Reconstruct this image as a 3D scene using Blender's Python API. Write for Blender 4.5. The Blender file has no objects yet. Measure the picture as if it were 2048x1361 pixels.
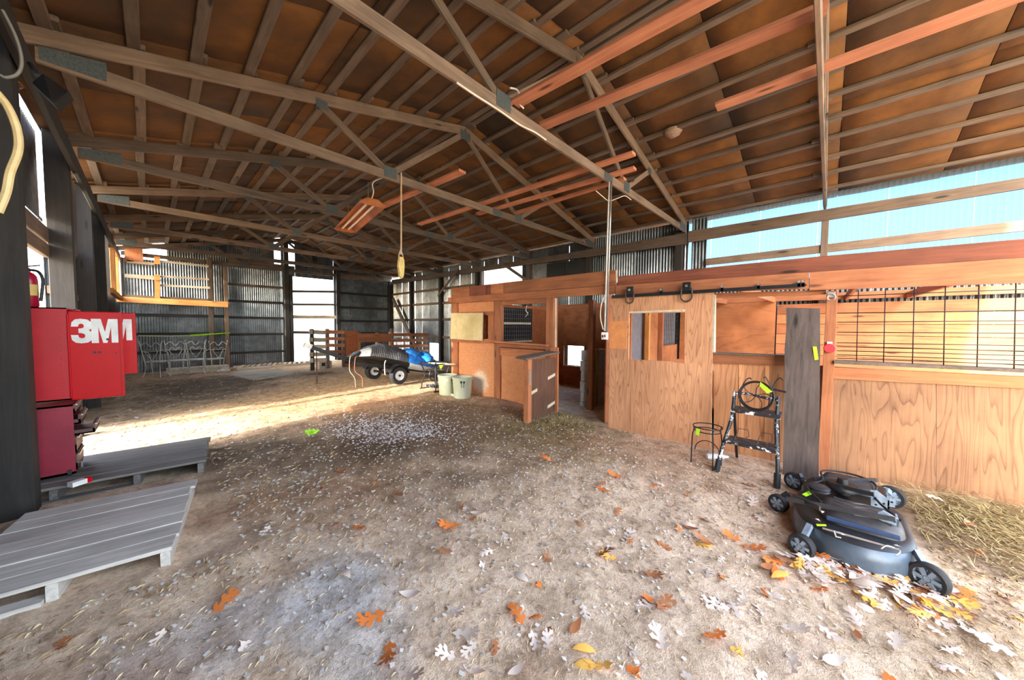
import bpy, bmesh, math, random
from mathutils import Vector as V, Matrix as M, noise
random.seed(7)
R = random.random
def U(a, b): return a + (b - a) * R()
SC = bpy.context.scene
COL = SC.collection
# ------------------------------------------------------------------ camera
FPX, YAW, PITCH, ROLL, H = 676.48, math.radians(46.859), math.radians(2.512), math.radians(0.375), 1.53
fw = V((math.sin(YAW), math.cos(YAW), 0)); rt = V((math.cos(YAW), -math.sin(YAW), 0)); upv = V((0, 0, 1))
CF = fw * math.cos(PITCH) - upv * math.sin(PITCH); CU0 = upv * math.cos(PITCH) + fw * math.sin(PITCH)
CR = rt * math.cos(ROLL) + CU0 * math.sin(ROLL); CU = CU0 * math.cos(ROLL) - rt * math.sin(ROLL)
CP = V((0, 0, H))
cam = bpy.data.cameras.new('camera'); cam.sensor_width = 36; cam.lens = FPX / 2048 * 36; cam.clip_start = .02
co = bpy.data.objects.new('camera', cam); COL.objects.link(co)
mm = M((CR, CU, -CF)).transposed().to_4x4(); mm.translation = CP; co.matrix_world = mm
SC.camera = co
# ------------------------------------------------------------------ light
SUN = V((1, .10, -.30)).normalized()
SKY_STRENGTH, SUN_STRENGTH, EXPOSURE = 1.0, 2.8, 2.5
world = bpy.data.worlds.new('world'); SC.world = world; world.use_nodes = True
wn = world.node_tree; wn.nodes.clear()
wo = wn.nodes.new('ShaderNodeOutputWorld'); wb = wn.nodes.new('ShaderNodeBackground')
sk = wn.nodes.new('ShaderNodeTexSky'); sk.sky_type = 'NISHITA'; sk.sun_disc = False
sk.sun_elevation = math.radians(28); sk.sun_rotation = math.atan2(-SUN.x, -SUN.y); sk.dust_density = 2.5
mx = wn.nodes.new('ShaderNodeMix'); mx.data_type = 'RGBA'; mx.inputs[0].default_value = .3
hsv = wn.nodes.new('ShaderNodeHueSaturation'); hsv.inputs['Value'].default_value = .45
wn.links.new(sk.outputs[0], hsv.inputs['Color'])
wn.links.new(hsv.outputs[0], mx.inputs[6]); mx.inputs[7].default_value = (1.5, 1.45, 1.35, 1)
wn.links.new(mx.outputs[2], wb.inputs[0]); wb.inputs[1].default_value = SKY_STRENGTH
wn.links.new(wb.outputs[0], wo.inputs[0])
sl = bpy.data.lights.new('sun', 'SUN'); sl.energy = SUN_STRENGTH; sl.angle = math.radians(.8); sl.color = (1, .95, .88)
so = bpy.data.objects.new('sun', sl); COL.objects.link(so); so.rotation_euler = SUN.to_track_quat('-Z', 'Y').to_euler(); so.location = (-20, -5, 9)
def portal(name, c, nrm, sx, sy):
    l = bpy.data.lights.new(name, 'AREA'); l.shape = 'RECTANGLE'; l.size = sx; l.size_y = sy; l.cycles.is_portal = True
    o = bpy.data.objects.new(name, l); COL.objects.link(o); o.location = c
    o.rotation_euler = V(nrm).to_track_quat('-Z', 'Z').to_euler()
portal('portal_front', (3.9, -2.5, 2.2), (0, 1, 0), 9.4, 5)
portal('portal_clerestory', (8.7, -.5, 3.1), (-1, 0, 0), 5.4, 1.5)
vs = SC.view_settings; vs.view_transform = 'Standard'; vs.look = 'None'; vs.exposure = EXPOSURE; vs.gamma = 1; vs.use_curve_mapping = False
cy = SC.cycles; cy.use_denoising = True; cy.max_bounces = 10; cy.diffuse_bounces = 6; cy.sample_clamp_indirect = 6; cy.caustics_reflective = False; cy.caustics_refractive = False
# ------------------------------------------------------------------ measuring helpers (points on known planes of the barn)
def ray(x, y): return CF + CR * ((x - 1024) / FPX) - CU * ((y - 680.5) / FPX)
def onz(x, y, z=0.): d = ray(x, y); return CP + d * ((z - H) / d.z)
def onx(x, y, X): d = ray(x, y); return CP + d * (X / d.x)
def ony(x, y, Y): d = ray(x, y); return CP + d * (Y / d.y)
# ------------------------------------------------------------------ materials
def nd(nt, t, props=None, **inp):
    n = nt.nodes.new(t)
    for k, v in (props or {}).items(): setattr(n, k, v)
    for k, v in inp.items():
        s = n.inputs[int(k[1:])] if k[0] == '_' and k[1:].isdigit() else n.inputs[k.replace('_', ' ')]
        if isinstance(v, bpy.types.NodeSocket): nt.links.new(v, s)
        else: s.default_value = v
    return n
def newmat(name):
    m = bpy.data.materials.new(name); m.use_nodes = True; nt = m.node_tree
    return m, nt, nt.nodes['Principled BSDF']
def c4(c): return (c[0], c[1], c[2], 1)
def srgb(r, g, b):
    f = lambda u: (u / 255 / 12.92) if u / 255 <= .04045 else ((u / 255 + .055) / 1.055) ** 2.4
    return (f(r), f(g), f(b))
def ramp(nt, fac, stops):
    n = nt.nodes.new('ShaderNodeValToRGB'); e = n.color_ramp.elements
    while len(e) < len(stops): e.new(.5)
    for i, (p, c) in enumerate(stops): e[i].position = p; e[i].color = c4(c)
    nt.links.new(fac, n.inputs[0]); return n.outputs[0]
def objvec(nt, rnd=37., which='Object'):
    tc = nd(nt, 'ShaderNodeTexCoord'); oi = nd(nt, 'ShaderNodeObjectInfo')
    r = nd(nt, 'ShaderNodeMath', {'operation': 'MULTIPLY'}, _0=oi.outputs['Random'], _1=rnd)
    v = nd(nt, 'ShaderNodeVectorMath', {'operation': 'ADD'}, _0=tc.outputs[which], _1=r.outputs[0])
    return v.outputs[0], oi.outputs['Random']
def bump(nt, bs, h, s=.3, d=.02):
    b = nd(nt, 'ShaderNodeBump', Strength=s, Distance=d, Height=h); nt.links.new(b.outputs[0], bs.inputs['Normal'])
def mixc(nt, f, a, b, mode='MIX'):
    n = nd(nt, 'ShaderNodeMix', {'data_type': 'RGBA', 'blend_type': mode}); 
    for s, v in ((n.inputs[0], f), (n.inputs[6], a), (n.inputs[7], b)):
        if isinstance(v, bpy.types.NodeSocket): nt.links.new(v, s)
        else: s.default_value = v if isinstance(v, float) else c4(v)
    return n.outputs[2]
_wood = {}
def wood(name, light, dark, axis='X', rough=.75, var=.25, knots=True):
    key = name + axis
    if key in _wood: return _wood[key]
    m, nt, bs = newmat(name + '_' + axis.lower())
    vec, rnd = objvec(nt)
    sc = {'X': (1.1, 16, 16), 'Y': (16, 1.1, 16), 'Z': (16, 16, 1.1)}[axis]
    mp = nd(nt, 'ShaderNodeMapping', Vector=vec, Scale=sc)
    n1 = nd(nt, 'ShaderNodeTexNoise', Vector=mp.outputs[0], Scale=1.6, Detail=7., Roughness=.62, Distortion=.8)
    n2 = nd(nt, 'ShaderNodeTexNoise', Vector=vec, Scale=2.3, Detail=4.)
    mid = tuple((a + b) / 2 for a, b in zip(light, dark))
    col = ramp(nt, n1.outputs[0], [(.28, dark), (.47, mid), (.68, light)])
    col = mixc(nt, .35, col, ramp(nt, n2.outputs[0], [(.35, tuple(x * .55 for x in mid)), (.65, light)]))
    if knots:
        ks = {'X': (1.6, 7, 7), 'Y': (7, 1.6, 7), 'Z': (7, 7, 1.6)}[axis]
        km = nd(nt, 'ShaderNodeMapping', Vector=vec, Scale=ks)
        vo = nd(nt, 'ShaderNodeTexVoronoi', Vector=km.outputs[0], Scale=.8)
        kf = ramp(nt, vo.outputs['Distance'], [(.06, (1, 1, 1)), (.14, (0, 0, 0))])
        col = mixc(nt, kf, col, tuple(x * .35 for x in dark))
    hv = nd(nt, 'ShaderNodeHueSaturation', Color=col)
    vv = nd(nt, 'ShaderNodeMapRange', Value=rnd, _3=1 - var, _4=1 + var); nt.links.new(vv.outputs[0], hv.inputs['Value'])
    nt.links.new(hv.outputs[0], bs.inputs['Base Color']); bs.inputs['Roughness'].default_value = rough
    bump(nt, bs, n1.outputs[0], .35, .006)
    _wood[key] = m; return m
def plywood(name, light, dark, freq=9., stretch=.33, axis='Z', blotch=.35, big=1.9):
    m, nt, bs = newmat(name); vec, rnd = objvec(nt)
    s = {'Z': (1, 1, stretch), 'Y': (1, stretch, 1)}[axis]
    mp = nd(nt, 'ShaderNodeMapping', Vector=vec, Scale=s)
    n = nd(nt, 'ShaderNodeTexNoise', Vector=mp.outputs[0], Scale=big, Detail=2.2, Roughness=.5, Distortion=.35)
    mu = nd(nt, 'ShaderNodeMath', {'operation': 'MULTIPLY'}, _0=n.outputs[0], _1=freq * 2)
    fr = nd(nt, 'ShaderNodeMath', {'operation': 'FRACT'}, _0=mu.outputs[0])
    fs = {'Z': (60, 60, 3), 'Y': (60, 3, 60)}[axis]
    mp2 = nd(nt, 'ShaderNodeMapping', Vector=vec, Scale=fs)
    n2 = nd(nt, 'ShaderNodeTexNoise', Vector=mp2.outputs[0], Scale=1., Detail=4.)
    mid = tuple(.6 * a + .4 * b for a, b in zip(light, dark))
    col = ramp(nt, fr.outputs[0], [(0, light), (.5, light), (.8, mid), (.93, dark), (1, light)])
    col = mixc(nt, .3, col, ramp(nt, n2.outputs[0], [(.35, dark), (.65, light)]))
    n3 = nd(nt, 'ShaderNodeTexNoise', Vector=vec, Scale=1.4, Detail=5.)
    col = mixc(nt, blotch, col, ramp(nt, n3.outputs[0], [(.38, tuple(x * .55 for x in dark)), (.62, tuple(min(1, x * 1.1) for x in light))]))
    nt.links.new(col, bs.inputs['Base Color']); bs.inputs['Roughness'].default_value = .7
    bump(nt, bs, n2.outputs[0], .15, .004); return m
def speckle(name, a, b, c=None, scale=14., rough=.8, metal=0., bstr=.2, var=.0):
    m, nt, bs = newmat(name); vec, rnd = objvec(nt)
    n = nd(nt, 'ShaderNodeTexNoise', Vector=vec, Scale=scale, Detail=8., Roughness=.65)
    n2 = nd(nt, 'ShaderNodeTexNoise', Vector=vec, Scale=scale / 7, Detail=4.)
    st = [(.32, a), (.66, b)]
    col = ramp(nt, n.outputs[0], st)
    if c: col = mixc(nt, ramp(nt, n2.outputs[0], [(.45, (0, 0, 0)), (.68, (1, 1, 1))]), col, c)
    if var:
        hv = nd(nt, 'ShaderNodeHueSaturation', Color=col)
        vv = nd(nt, 'ShaderNodeMapRange', Value=rnd, _3=1 - var, _4=1 + var); nt.links.new(vv.outputs[0], hv.inputs['Value']); col = hv.outputs[0]
    nt.links.new(col, bs.inputs['Base Color']); bs.inputs['Roughness'].default_value = rough; bs.inputs['Metallic'].default_value = metal
    bump(nt, bs, n.outputs[0], bstr, .01); return m
def plain(name, c, rough=.5, metal=0., var=.15):
    return speckle(name, tuple(x * (1 - var) for x in c), tuple(min(1, x * (1 + var)) for x in c), None, 9., rough, metal, .05)
GREY = wood('grey_timber', srgb(132, 110, 91), srgb(78, 61, 49))
GREYD = wood('dark_timber', srgb(118, 100, 86), srgb(66, 54, 46))
BLACKW = wood('blackened_timber', srgb(54, 49, 45), srgb(24, 22, 20), var=.2)
PINK = wood('pink_lumber', srgb(206, 138, 104), srgb(160, 90, 64))
SA, SB = srgb(192, 122, 80), srgb(130, 74, 44)
STALL = wood('stall_lumber', SA, SB)
STALLY = wood('stall_lumber', SA, SB, 'Y')
STALLZ = wood('stall_lumber', SA, SB, 'Z')
REDB = wood('red_brown_lumber', srgb(140, 76, 50), srgb(84, 44, 30), 'Y')
HONEY = wood('honey_lumber', srgb(232, 164, 92), srgb(190, 112, 50))
HONEYX = HONEY
SILVER = wood('silvered_planks', srgb(236, 230, 220), srgb(172, 164, 156), var=.1, knots=False)
PALEW = wood('pale_timber', srgb(222, 206, 178), srgb(170, 150, 122))
OLD = wood('old_board', srgb(100, 86, 80), srgb(40, 32, 29), 'Z', var=.05)
PLYZ = plywood('plywood', srgb(164, 122, 88), srgb(100, 64, 42), freq=9., stretch=.10, big=4.6)
PLYB = plywood('plywood_bay', srgb(226, 166, 118), srgb(160, 96, 60), freq=7., stretch=.12, blotch=.3, big=3.6)
PLYD = plywood('plywood_door', srgb(218, 162, 120), srgb(142, 86, 56), freq=12., stretch=.085, blotch=.25, big=5.)
PLYH = plywood('plywood_lining', srgb(188, 120, 74), srgb(144, 84, 46), freq=4., stretch=.4, axis='Y', blotch=.5)
OSB = speckle('strand_board', srgb(188, 122, 80), srgb(216, 154, 108), srgb(196, 128, 84), 46., .8, 0, .15, .08)
OSBD = speckle('strand_board_dark', srgb(126, 66, 34), srgb(184, 106, 58), srgb(150, 82, 44), 22., .8, 0, .25, .1)
ROOFB = speckle('roof_board', srgb(86, 52, 15), srgb(118, 74, 26), srgb(44, 31, 20), 3.2, .85, 0, .15, .22)
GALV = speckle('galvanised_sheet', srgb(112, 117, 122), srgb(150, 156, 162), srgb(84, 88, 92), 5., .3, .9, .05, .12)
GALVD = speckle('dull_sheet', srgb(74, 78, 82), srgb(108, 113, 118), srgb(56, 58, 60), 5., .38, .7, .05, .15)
PLATE = speckle('truss_plate', srgb(62, 68, 68), srgb(90, 97, 97), None, 60., .55, .3, .3)
BLACK = plain('black_steel', srgb(34, 34, 36), .45, .3)
DARKP = speckle('dark_plastic', srgb(40, 40, 43), srgb(60, 60, 64), srgb(80, 76, 72), 14., .5)
RUBBER = plain('black_rubber', srgb(36, 36, 38), .75)
DECKM = speckle('deck_paint', srgb(38, 40, 43), srgb(58, 61, 66), srgb(30, 30, 31), 11., .42, .2, .1)
BLUEG = speckle('blue_grey_paint', srgb(84, 98, 112), srgb(110, 126, 142), srgb(60, 66, 74), 8., .35, .2)
BRACK = speckle('bracket_paint', srgb(128, 146, 166), srgb(162, 178, 194), None, 20., .45, .3)
WHITE = plain('white_paint', srgb(232, 232, 228), .5)
CHIP, _nt, _bs = newmat('chipped_paint'); _n = nd(_nt, 'ShaderNodeTexNoise', Vector=objvec(_nt)[0], Scale=15., Detail=5., Roughness=.7)
_nt.links.new(ramp(_nt, _n.outputs[0], [(.54, srgb(30, 31, 34)), (.58, srgb(220, 222, 224))]), _bs.inputs['Base Color']); _bs.inputs['Roughness'].default_value = .55
IRONW = speckle('white_iron', srgb(178, 176, 168), srgb(226, 224, 216), srgb(140, 134, 122), 16., .6)
RED = plain('red_enamel', srgb(192, 0, 18), .4, 0, .06)
RED.node_tree.nodes['Principled BSDF'].inputs['Specular IOR Level'].default_value = .25
DRED = speckle('dark_red_enamel', srgb(128, 26, 48), srgb(150, 36, 58), srgb(108, 24, 40), 5., .4)
LIME = plain('lime_tape', srgb(176, 240, 40), .5)
TARP = speckle('blue_tarp', srgb(20, 110, 214), srgb(60, 160, 240), srgb(16, 84, 190), 6., .4, 0, .35)
HULL = speckle('grey_hull', srgb(188, 194, 200), srgb(222, 226, 230), srgb(160, 164, 168), 5., .45)
PAILM = speckle('sage_plastic', srgb(186, 196, 172), srgb(212, 220, 200), srgb(170, 178, 150), 7., .5)
ROPE = plain('tan_rope', srgb(206, 176, 146), .8)
YEL = speckle('yellow_wood', srgb(196, 164, 86), srgb(232, 206, 130), None, 12., .7)
ORANGEM = speckle('orange_enamel', srgb(160, 84, 22), srgb(190, 108, 38), srgb(110, 58, 26), 12., .5)
CREAM = speckle('cream_board', srgb(206, 190, 140), srgb(228, 214, 168), srgb(186, 168, 116), 9., .7)
CABLE = plain('white_cable', srgb(222, 208, 192), .5)
ALU = plain('dull_aluminium', srgb(190, 186, 180), .35, .8)
CONC = speckle('concrete', srgb(176, 164, 146), srgb(206, 196, 178), srgb(150, 136, 116), 8., .9)
BRICKM = speckle('block_face', srgb(178, 182, 184), srgb(214, 216, 216), None, 12., .85)
DGLASS = plain('dark_pane', srgb(40, 44, 48), .25)
GOLD = speckle('straw_gold', srgb(140, 114, 76), srgb(190, 164, 120), None, 5., .9, 0, .1, .3)
CHIPW = speckle('pale_chip', srgb(214, 208, 196), srgb(244, 240, 234), None, 8., .8, 0, .1, .15)
def translucent(name, c, transp=.35, tint=(1, 1, 1)):
    m, nt, bs = newmat(name); nt.nodes.remove(bs); o = nt.nodes['Material Output']
    t = nd(nt, 'ShaderNodeBsdfTranslucent', Color=c4(c)); p = nd(nt, 'ShaderNodeBsdfTransparent', Color=c4(tint))
    x = nd(nt, 'ShaderNodeMixShader', _0=transp, _1=t.outputs[0], _2=p.outputs[0]); nt.links.new(x.outputs[0], o.inputs[0]); return m
SKY_TINT = translucent('sky_tint_panel', (.75, .82, .9), .88, (.042, .10, .2))  # panel tint holds the sky's blue and dims the sky behind
MILK = translucent('milky_panel', (.82, .88, .92), .45, (.9, .95, 1))
# ------------------------------------------------------------------ mesh helpers
class MB:
    def __init__(s): s.v = []; s.f = []; s.mi = []
    def add(s, vs, fs, mi=0):
        o = len(s.v); s.v += [tuple(v) for v in vs]
        for f in fs: s.f.append(tuple(i + o for i in f)); s.mi.append(mi)
        return s
    def box(s, a, b, mi=0):
        (x0, y0, z0), (x1, y1, z1) = a, b
        return s.add([(x0, y0, z0), (x1, y0, z0), (x1, y1, z0), (x0, y1, z0), (x0, y0, z1), (x1, y0, z1), (x1, y1, z1), (x0, y1, z1)],
                     [(0, 3, 2, 1), (4, 5, 6, 7), (0, 1, 5, 4), (1, 2, 6, 5), (2, 3, 7, 6), (3, 0, 4, 7)], mi)
    def prism(s, pts, d, mi=0):
        pts = [V(p) for p in pts]; d = V(d); n = len(pts)
        return s.add(pts + [p + d for p in pts], [tuple(range(n)), tuple(range(2 * n - 1, n - 1, -1))] + [(i, i + n, (i + 1) % n + n, (i + 1) % n) for i in range(n)], mi)
    def bar(s, p0, p1, w, t, up=(0, 0, 1), mi=0):
        p0 = V(p0); p1 = V(p1); x = (p1 - p0).normalized(); y = V(up).cross(x)
        y = y.normalized() if y.length > 1e-6 else x.orthogonal().normalized(); z = x.cross(y)
        a = [p0 - y * t / 2 - z * w / 2, p0 + y * t / 2 - z * w / 2, p0 + y * t / 2 + z * w / 2, p0 - y * t / 2 + z * w / 2]
        return s.prism(a, p1 - p0, mi)
    def tube(s, pts, r, n=6, closed=False, mi=0):
        pts = [V(p) for p in pts]; m = len(pts); rings = []; prev = None
        rr = r if isinstance(r, (list, tuple)) else [r] * m
        for i, p in enumerate(pts):
            a = pts[(i - 1) % m] if (closed or i > 0) else p; b = pts[(i + 1) % m] if (closed or i < m - 1) else p
            t = (b - a); t = t.normalized() if t.length > 1e-9 else V((0, 0, 1))
            if prev is None: u = t.orthogonal().normalized()
            else:
                u = prev - t * prev.dot(t); u = u.normalized() if u.length > 1e-6 else t.orthogonal().normalized()
            prev = u; w = t.cross(u)
            rings.append([p + (u * math.cos(6.2832 * k / n) + w * math.sin(6.2832 * k / n)) * rr[i] for k in range(n)])
        vs = [v for r_ in rings for v in r_]; fs = []
        for i in range(m if closed else m - 1):
            j = (i + 1) % m
            for k in range(n): fs.append((i * n + k, i * n + (k + 1) % n, j * n + (k + 1) % n, j * n + k))
        if not closed: fs += [tuple(range(n - 1, -1, -1)), tuple((m - 1) * n + k for k in range(n))]
        return s.add(vs, fs, mi)
    def lathe(s, prof, c=(0, 0, 0), axis='Z', n=24, mi=0):
        vs = []; c = V(c)
        for r, h in prof:
            for k in range(n):
                a = 6.2832 * k / n; q = (r * math.cos(a), r * math.sin(a), h)
                if axis == 'X': q = (h, r * math.cos(a), r * math.sin(a))
                if axis == 'Y': q = (r * math.cos(a), h, r * math.sin(a))
                vs.append(c + V(q))
        fs = [(i * n + k, i * n + (k + 1) % n, (i + 1) * n + (k + 1) % n, (i + 1) * n + k) for i in range(len(prof) - 1) for k in range(n)]
        return s.add(vs, fs, mi)
    def xf(s, m): s.v = [tuple(m @ V(v)) for v in s.v]; return s
    def mesh(s, name, mats, smooth=False):
        me = bpy.data.meshes.new(name); me.from_pydata(s.v, [], s.f); me.validate()
        for m in (mats if isinstance(mats, (list, tuple)) else [mats]): me.materials.append(m)
        if len(me.polygons) == len(s.mi): me.polygons.foreach_set('material_index', s.mi)
        bm = bmesh.new(); bm.from_mesh(me); bmesh.ops.recalc_face_normals(bm, faces=bm.faces); bm.to_mesh(me); bm.free()
        if smooth:
            me.polygons.foreach_set('use_smooth', [True] * len(me.polygons))
            if smooth != 2: me.set_sharp_from_angle(angle=math.radians(40))
        me.update(); return me
def tag(o, label=None, cat=None, group=None, kind=None):
    for k, v in (('label', label), ('category', cat), ('group', group), ('kind', kind)):
        if v: o[k] = v
    return o
def thing(name, label, cat, loc=(0, 0, 0), group=None):
    o = bpy.data.objects.new(name, None); COL.objects.link(o); o.location = loc; o.empty_display_size = .1
    return tag(o, label, cat, group)
WM = {}
def link(name, me, parent=None, mw=None):
    o = bpy.data.objects.new(name, me); COL.objects.link(o); mw = mw or M.Identity(4)
    if parent is not None:
        o.parent = parent; o.matrix_basis = WM.get(parent, M.Translation(parent.location)).inverted() @ mw
    else: o.matrix_basis = mw
    WM[o] = mw; return o
def part(name, mb, mat, parent=None, smooth=False, bev=0):
    o = link(name, mb.mesh(name, mat, smooth), parent)
    if bev:
        b = o.modifiers.new('bevel', 'BEVEL'); b.width = bev; b.segments = 2; b.limit_method = 'ANGLE'
    return o
_bc = {}
def board(name, p0, p1, w, t, mat, parent=None, up=(0, 0, 1)):
    """a sawn board from p0 to p1, w in the up direction, t across; grain along its length"""
    p0 = V(p0); p1 = V(p1); L = (p1 - p0).length; key = (round(L, 3), w, t, mat.name)
    if key not in _bc:
        c = min(.006, t * .15, w * .15); pr = [(-t / 2 + c, -w / 2), (t / 2 - c, -w / 2), (t / 2, -w / 2 + c), (t / 2, w / 2 - c), (t / 2 - c, w / 2), (-t / 2 + c, w / 2), (-t / 2, w / 2 - c), (-t / 2, -w / 2 + c)]
        _bc[key] = MB().prism([(0, a, b) for a, b in pr], (L, 0, 0)).mesh(name, mat)
    x = (p1 - p0).normalized(); y = V(up).cross(x)
    y = y.normalized() if y.length > 1e-6 else x.orthogonal().normalized(); z = x.cross(y)
    m = M((x, y, z)).transposed().to_4x4(); m.translation = p0
    return link(name, _bc[key], parent, m)
def plate(name, pts, d, mat, parent=None, **k): return part(name, MB().prism(pts, d), mat, parent, **k)
def qx(X, px): return [onx(x, y, X) for x, y in px]
def dup(root, loc=None, rz=None, label=None, scale=None):
    r = root.copy(); COL.objects.link(r)
    if loc is not None: r.location = loc
    if rz is not None: r.rotation_euler = (0, 0, rz)
    if scale: r.scale = (scale,) * 3
    if label: r['label'] = label
    for ch in [c for c in root.children]:
        c = ch.copy(); COL.objects.link(c); c.parent = r
        for g in list(ch.children): h = g.copy(); COL.objects.link(h); h.parent = c
    return r
def arc(c, r, a0, a1, n, ax=(1, 0, 0), ay=(0, 0, 1)):
    c = V(c); ax = V(ax); ay = V(ay)
    return [c + (ax * math.cos(a0 + (a1 - a0) * i / n) + ay * math.sin(a0 + (a1 - a0) * i / n)) * r for i in range(n + 1)]
def smooth_path(pts, n=6):
    pts = [V(p) for p in pts]; out = []
    for i in range(len(pts) - 1):
        p0 = pts[max(i - 1, 0)]; p1 = pts[i]; p2 = pts[i + 1]; p3 = pts[min(i + 2, len(pts) - 1)]
        for k in range(n):
            t = k / n; out.append(.5 * ((2 * p1) + (p2 - p0) * t + (2 * p0 - 5 * p1 + 4 * p2 - p3) * t * t + (3 * p1 - p0 - 3 * p2 + p3) * t ** 3))
    return out + [pts[-1]]
# ------------------------------------------------------------------ barn dimensions
XL, XR, ZE, XM, ZR, SL = -.57, 8.4, 3.675, 3.915, 5.05, .242
TY = [.133 + 2.361 * k for k in range(7)] + [16.43]
YB, YF = 16.55, -2.4
def rz(x): return ZR - SL * abs(x - XM)
def sst(a, b, x): t = max(0., min(1., (x - a) / (b - a))); return t * t * (3 - 2 * t)
def gz(x, y):
    z = -.12 * sst(11, 15.5, y) - .2 * sst(5.0, 7.6, x) * (1 - sst(8.5, 10.5, y))
    z += .10 * math.exp(-((x - 4.75) ** 2 / .5 + (y + 1.2) ** 2 / .5)) + .05 * math.exp(-((x - 4.5) ** 2 + (y - 4.7) ** 2) / .25)
    z += .030 * noise.noise((x * .9, y * .9, 1.3)) + .018 * noise.noise((x * 3.1, y * 3.1, 4.)) + .008 * noise.noise((x * 9, y * 9, 7.))
    return z * 1.0
# ------------------------------------------------------------------ floor
def blob(col, x, y, cx, cy, rx, ry, c, s, seed):
    d = ((x - cx) / rx) ** 2 + ((y - cy) / ry) ** 2
    if d > 3: return col
    w = s * (1 - sst(.3, 1.35, math.sqrt(d) + .45 * noise.noise((x * 2.2, y * 2.2, seed)) + .25 * noise.noise((x * 7, y * 7, seed))))
    return tuple(a + (b - a) * w for a, b in zip(col, c))
PALE, DAMP, OLIVE, ASH_AND_LIT, RUST, MUCK, TAN = srgb(244, 216, 187), srgb(122, 94, 66), srgb(140, 118, 74), srgb(228, 230, 234), srgb(178, 128, 88), srgb(92, 74, 56), srgb(184, 152, 110)
BL = [(3.0, 4.5, 2.2, 2.4, DAMP, .85), (1.6, 4.3, 1.6, .9, DAMP, .7), (1.2, 3.2, .7, .5, RUST, .5), (3.9, 3.0, .9, 1.1, OLIVE, .85), (4.6, 3.0, .9, .8, OLIVE, .9),
      (.6, 5.2, .9, .7, MUCK, .75), (.9, 11.0, 1.5, 3.3, MUCK, .85), (2.6, 11.8, 1.6, 1.2, MUCK, .5), (2.2, 8.0, 2.2, 1.6, TAN, .7), (.7, 1.9, .3, .55, ASH_AND_LIT, .75), (.05, 2.2, .5, .3, ASH_AND_LIT, .5), (-.2, 2.1, .6, .35, RUST, .5),
      (4.2, -.9, .8, .9, DAMP, .85), (4.4, -1.4, 1.0, .7, OLIVE, .8), (2.6, -.6, .6, .7, OLIVE, .35), (3.9, 1.4, .6, 1.2, RUST, .45), (3.9, 9.3, 1.6, 1.6, TAN, .6), (1.1, .8, .2, .25, RUST, .5),
      (3.2, 2.1, .9, .8, TAN, .4), (2.9, 6.2, 1.1, .8, RUST, .45), (6.6, 3.9, 1.8, 2., ASH_AND_LIT, .6), (2.5, 1.4, .9, .7, PALE, .6), (3.5, 11.4, .5, .4, MUCK, .8), (1.9, 3.9, .4, .5, MUCK, .5), (.5, 3.6, .4, .3, RUST, .5)]  # wide pale blob inside the stall paints window light on its floor
def make_floor():
    xs = [-.98 + .075 * i for i in range(127)]; ys = [YF - .4 + .075 * j for j in range(270)]
    vs = [(x, y, gz(x, y)) for y in ys for x in xs]; nx = len(xs)
    fs = [(j * nx + i, j * nx + i + 1, (j + 1) * nx + i + 1, (j + 1) * nx + i) for j in range(len(ys) - 1) for i in range(nx - 1)]
    me = bpy.data.meshes.new('floor'); me.from_pydata(vs, [], fs)
    ca = me.color_attributes.new('soil', 'FLOAT_COLOR', 'POINT'); flat = []
    for x, y, z in vs:
        c = tuple(a + (b - a) * sst(2.5, 9, y + .5 * x) * .6 for a, b in zip(PALE, TAN))
        for k, (cx, cy_, rx, ry, cc, s) in enumerate(BL): c = blob(c, x, y, cx, cy_, rx, ry, cc, s, k * 3.7)
        flat += [c[0], c[1], c[2], 1]
    ca.data.foreach_set('color', flat); me.polygons.foreach_set('use_smooth', [True] * len(me.polygons))
    m, nt, bs = newmat('dirt'); at = nd(nt, 'ShaderNodeVertexColor', {'layer_name': 'soil'}); tc = nd(nt, 'ShaderNodeTexCoord')
    n1 = nd(nt, 'ShaderNodeTexNoise', Vector=tc.outputs['Object'], Scale=38., Detail=8., Roughness=.7, Distortion=.6)
    n2 = nd(nt, 'ShaderNodeTexNoise', Vector=tc.outputs['Object'], Scale=6., Detail=6., Roughness=.6, Distortion=.5)
    vo = nd(nt, 'ShaderNodeTexVoronoi', {'feature': 'F1'}, Vector=tc.outputs['Object'], Scale=85.)
    mp = nd(nt, 'ShaderNodeMapping', Vector=tc.outputs['Object'], Rotation=(0, 0, .8), Scale=(26, 110, 30))
    n3 = nd(nt, 'ShaderNodeTexNoise', Vector=mp.outputs[0], Scale=1., Detail=3., Distortion=1.5)
    c = mixc(nt, 1., at.outputs[0], ramp(nt, n1.outputs[0], [(.32, (.7, .67, .64)), (.5, (1.05, 1.05, 1.04)), (.68, (1.32, 1.32, 1.3))]), 'MULTIPLY')
    c = mixc(nt, 1., c, ramp(nt, n2.outputs[0], [(.36, (.72, .68, .63)), (.58, (1.12, 1.12, 1.12))]), 'MULTIPLY')
    c = mixc(nt, ramp(nt, n3.outputs[0], [(.66, (0, 0, 0)), (.72, (.3, .3, .3))]), c, srgb(226, 206, 170))
    c = mixc(nt, ramp(nt, vo.outputs['Distance'], [(.10, (.5, .5, .5)), (.2, (0, 0, 0))]), c, srgb(120, 96, 74))
    nt.links.new(c, bs.inputs['Base Color']); bs.inputs['Roughness'].default_value = .95
    n4 = nd(nt, 'ShaderNodeTexNoise', Vector=tc.outputs['Object'], Scale=120., Detail=4., Roughness=.7)
    ad = nd(nt, 'ShaderNodeMath', {'operation': 'ADD'}, _0=n1.outputs[0], _1=n4.outputs[0])
    bump(nt, bs, ad.outputs[0], .75, .02); me.materials.append(m)
    tag(link('floor', me), kind='structure')
make_floor()
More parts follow.
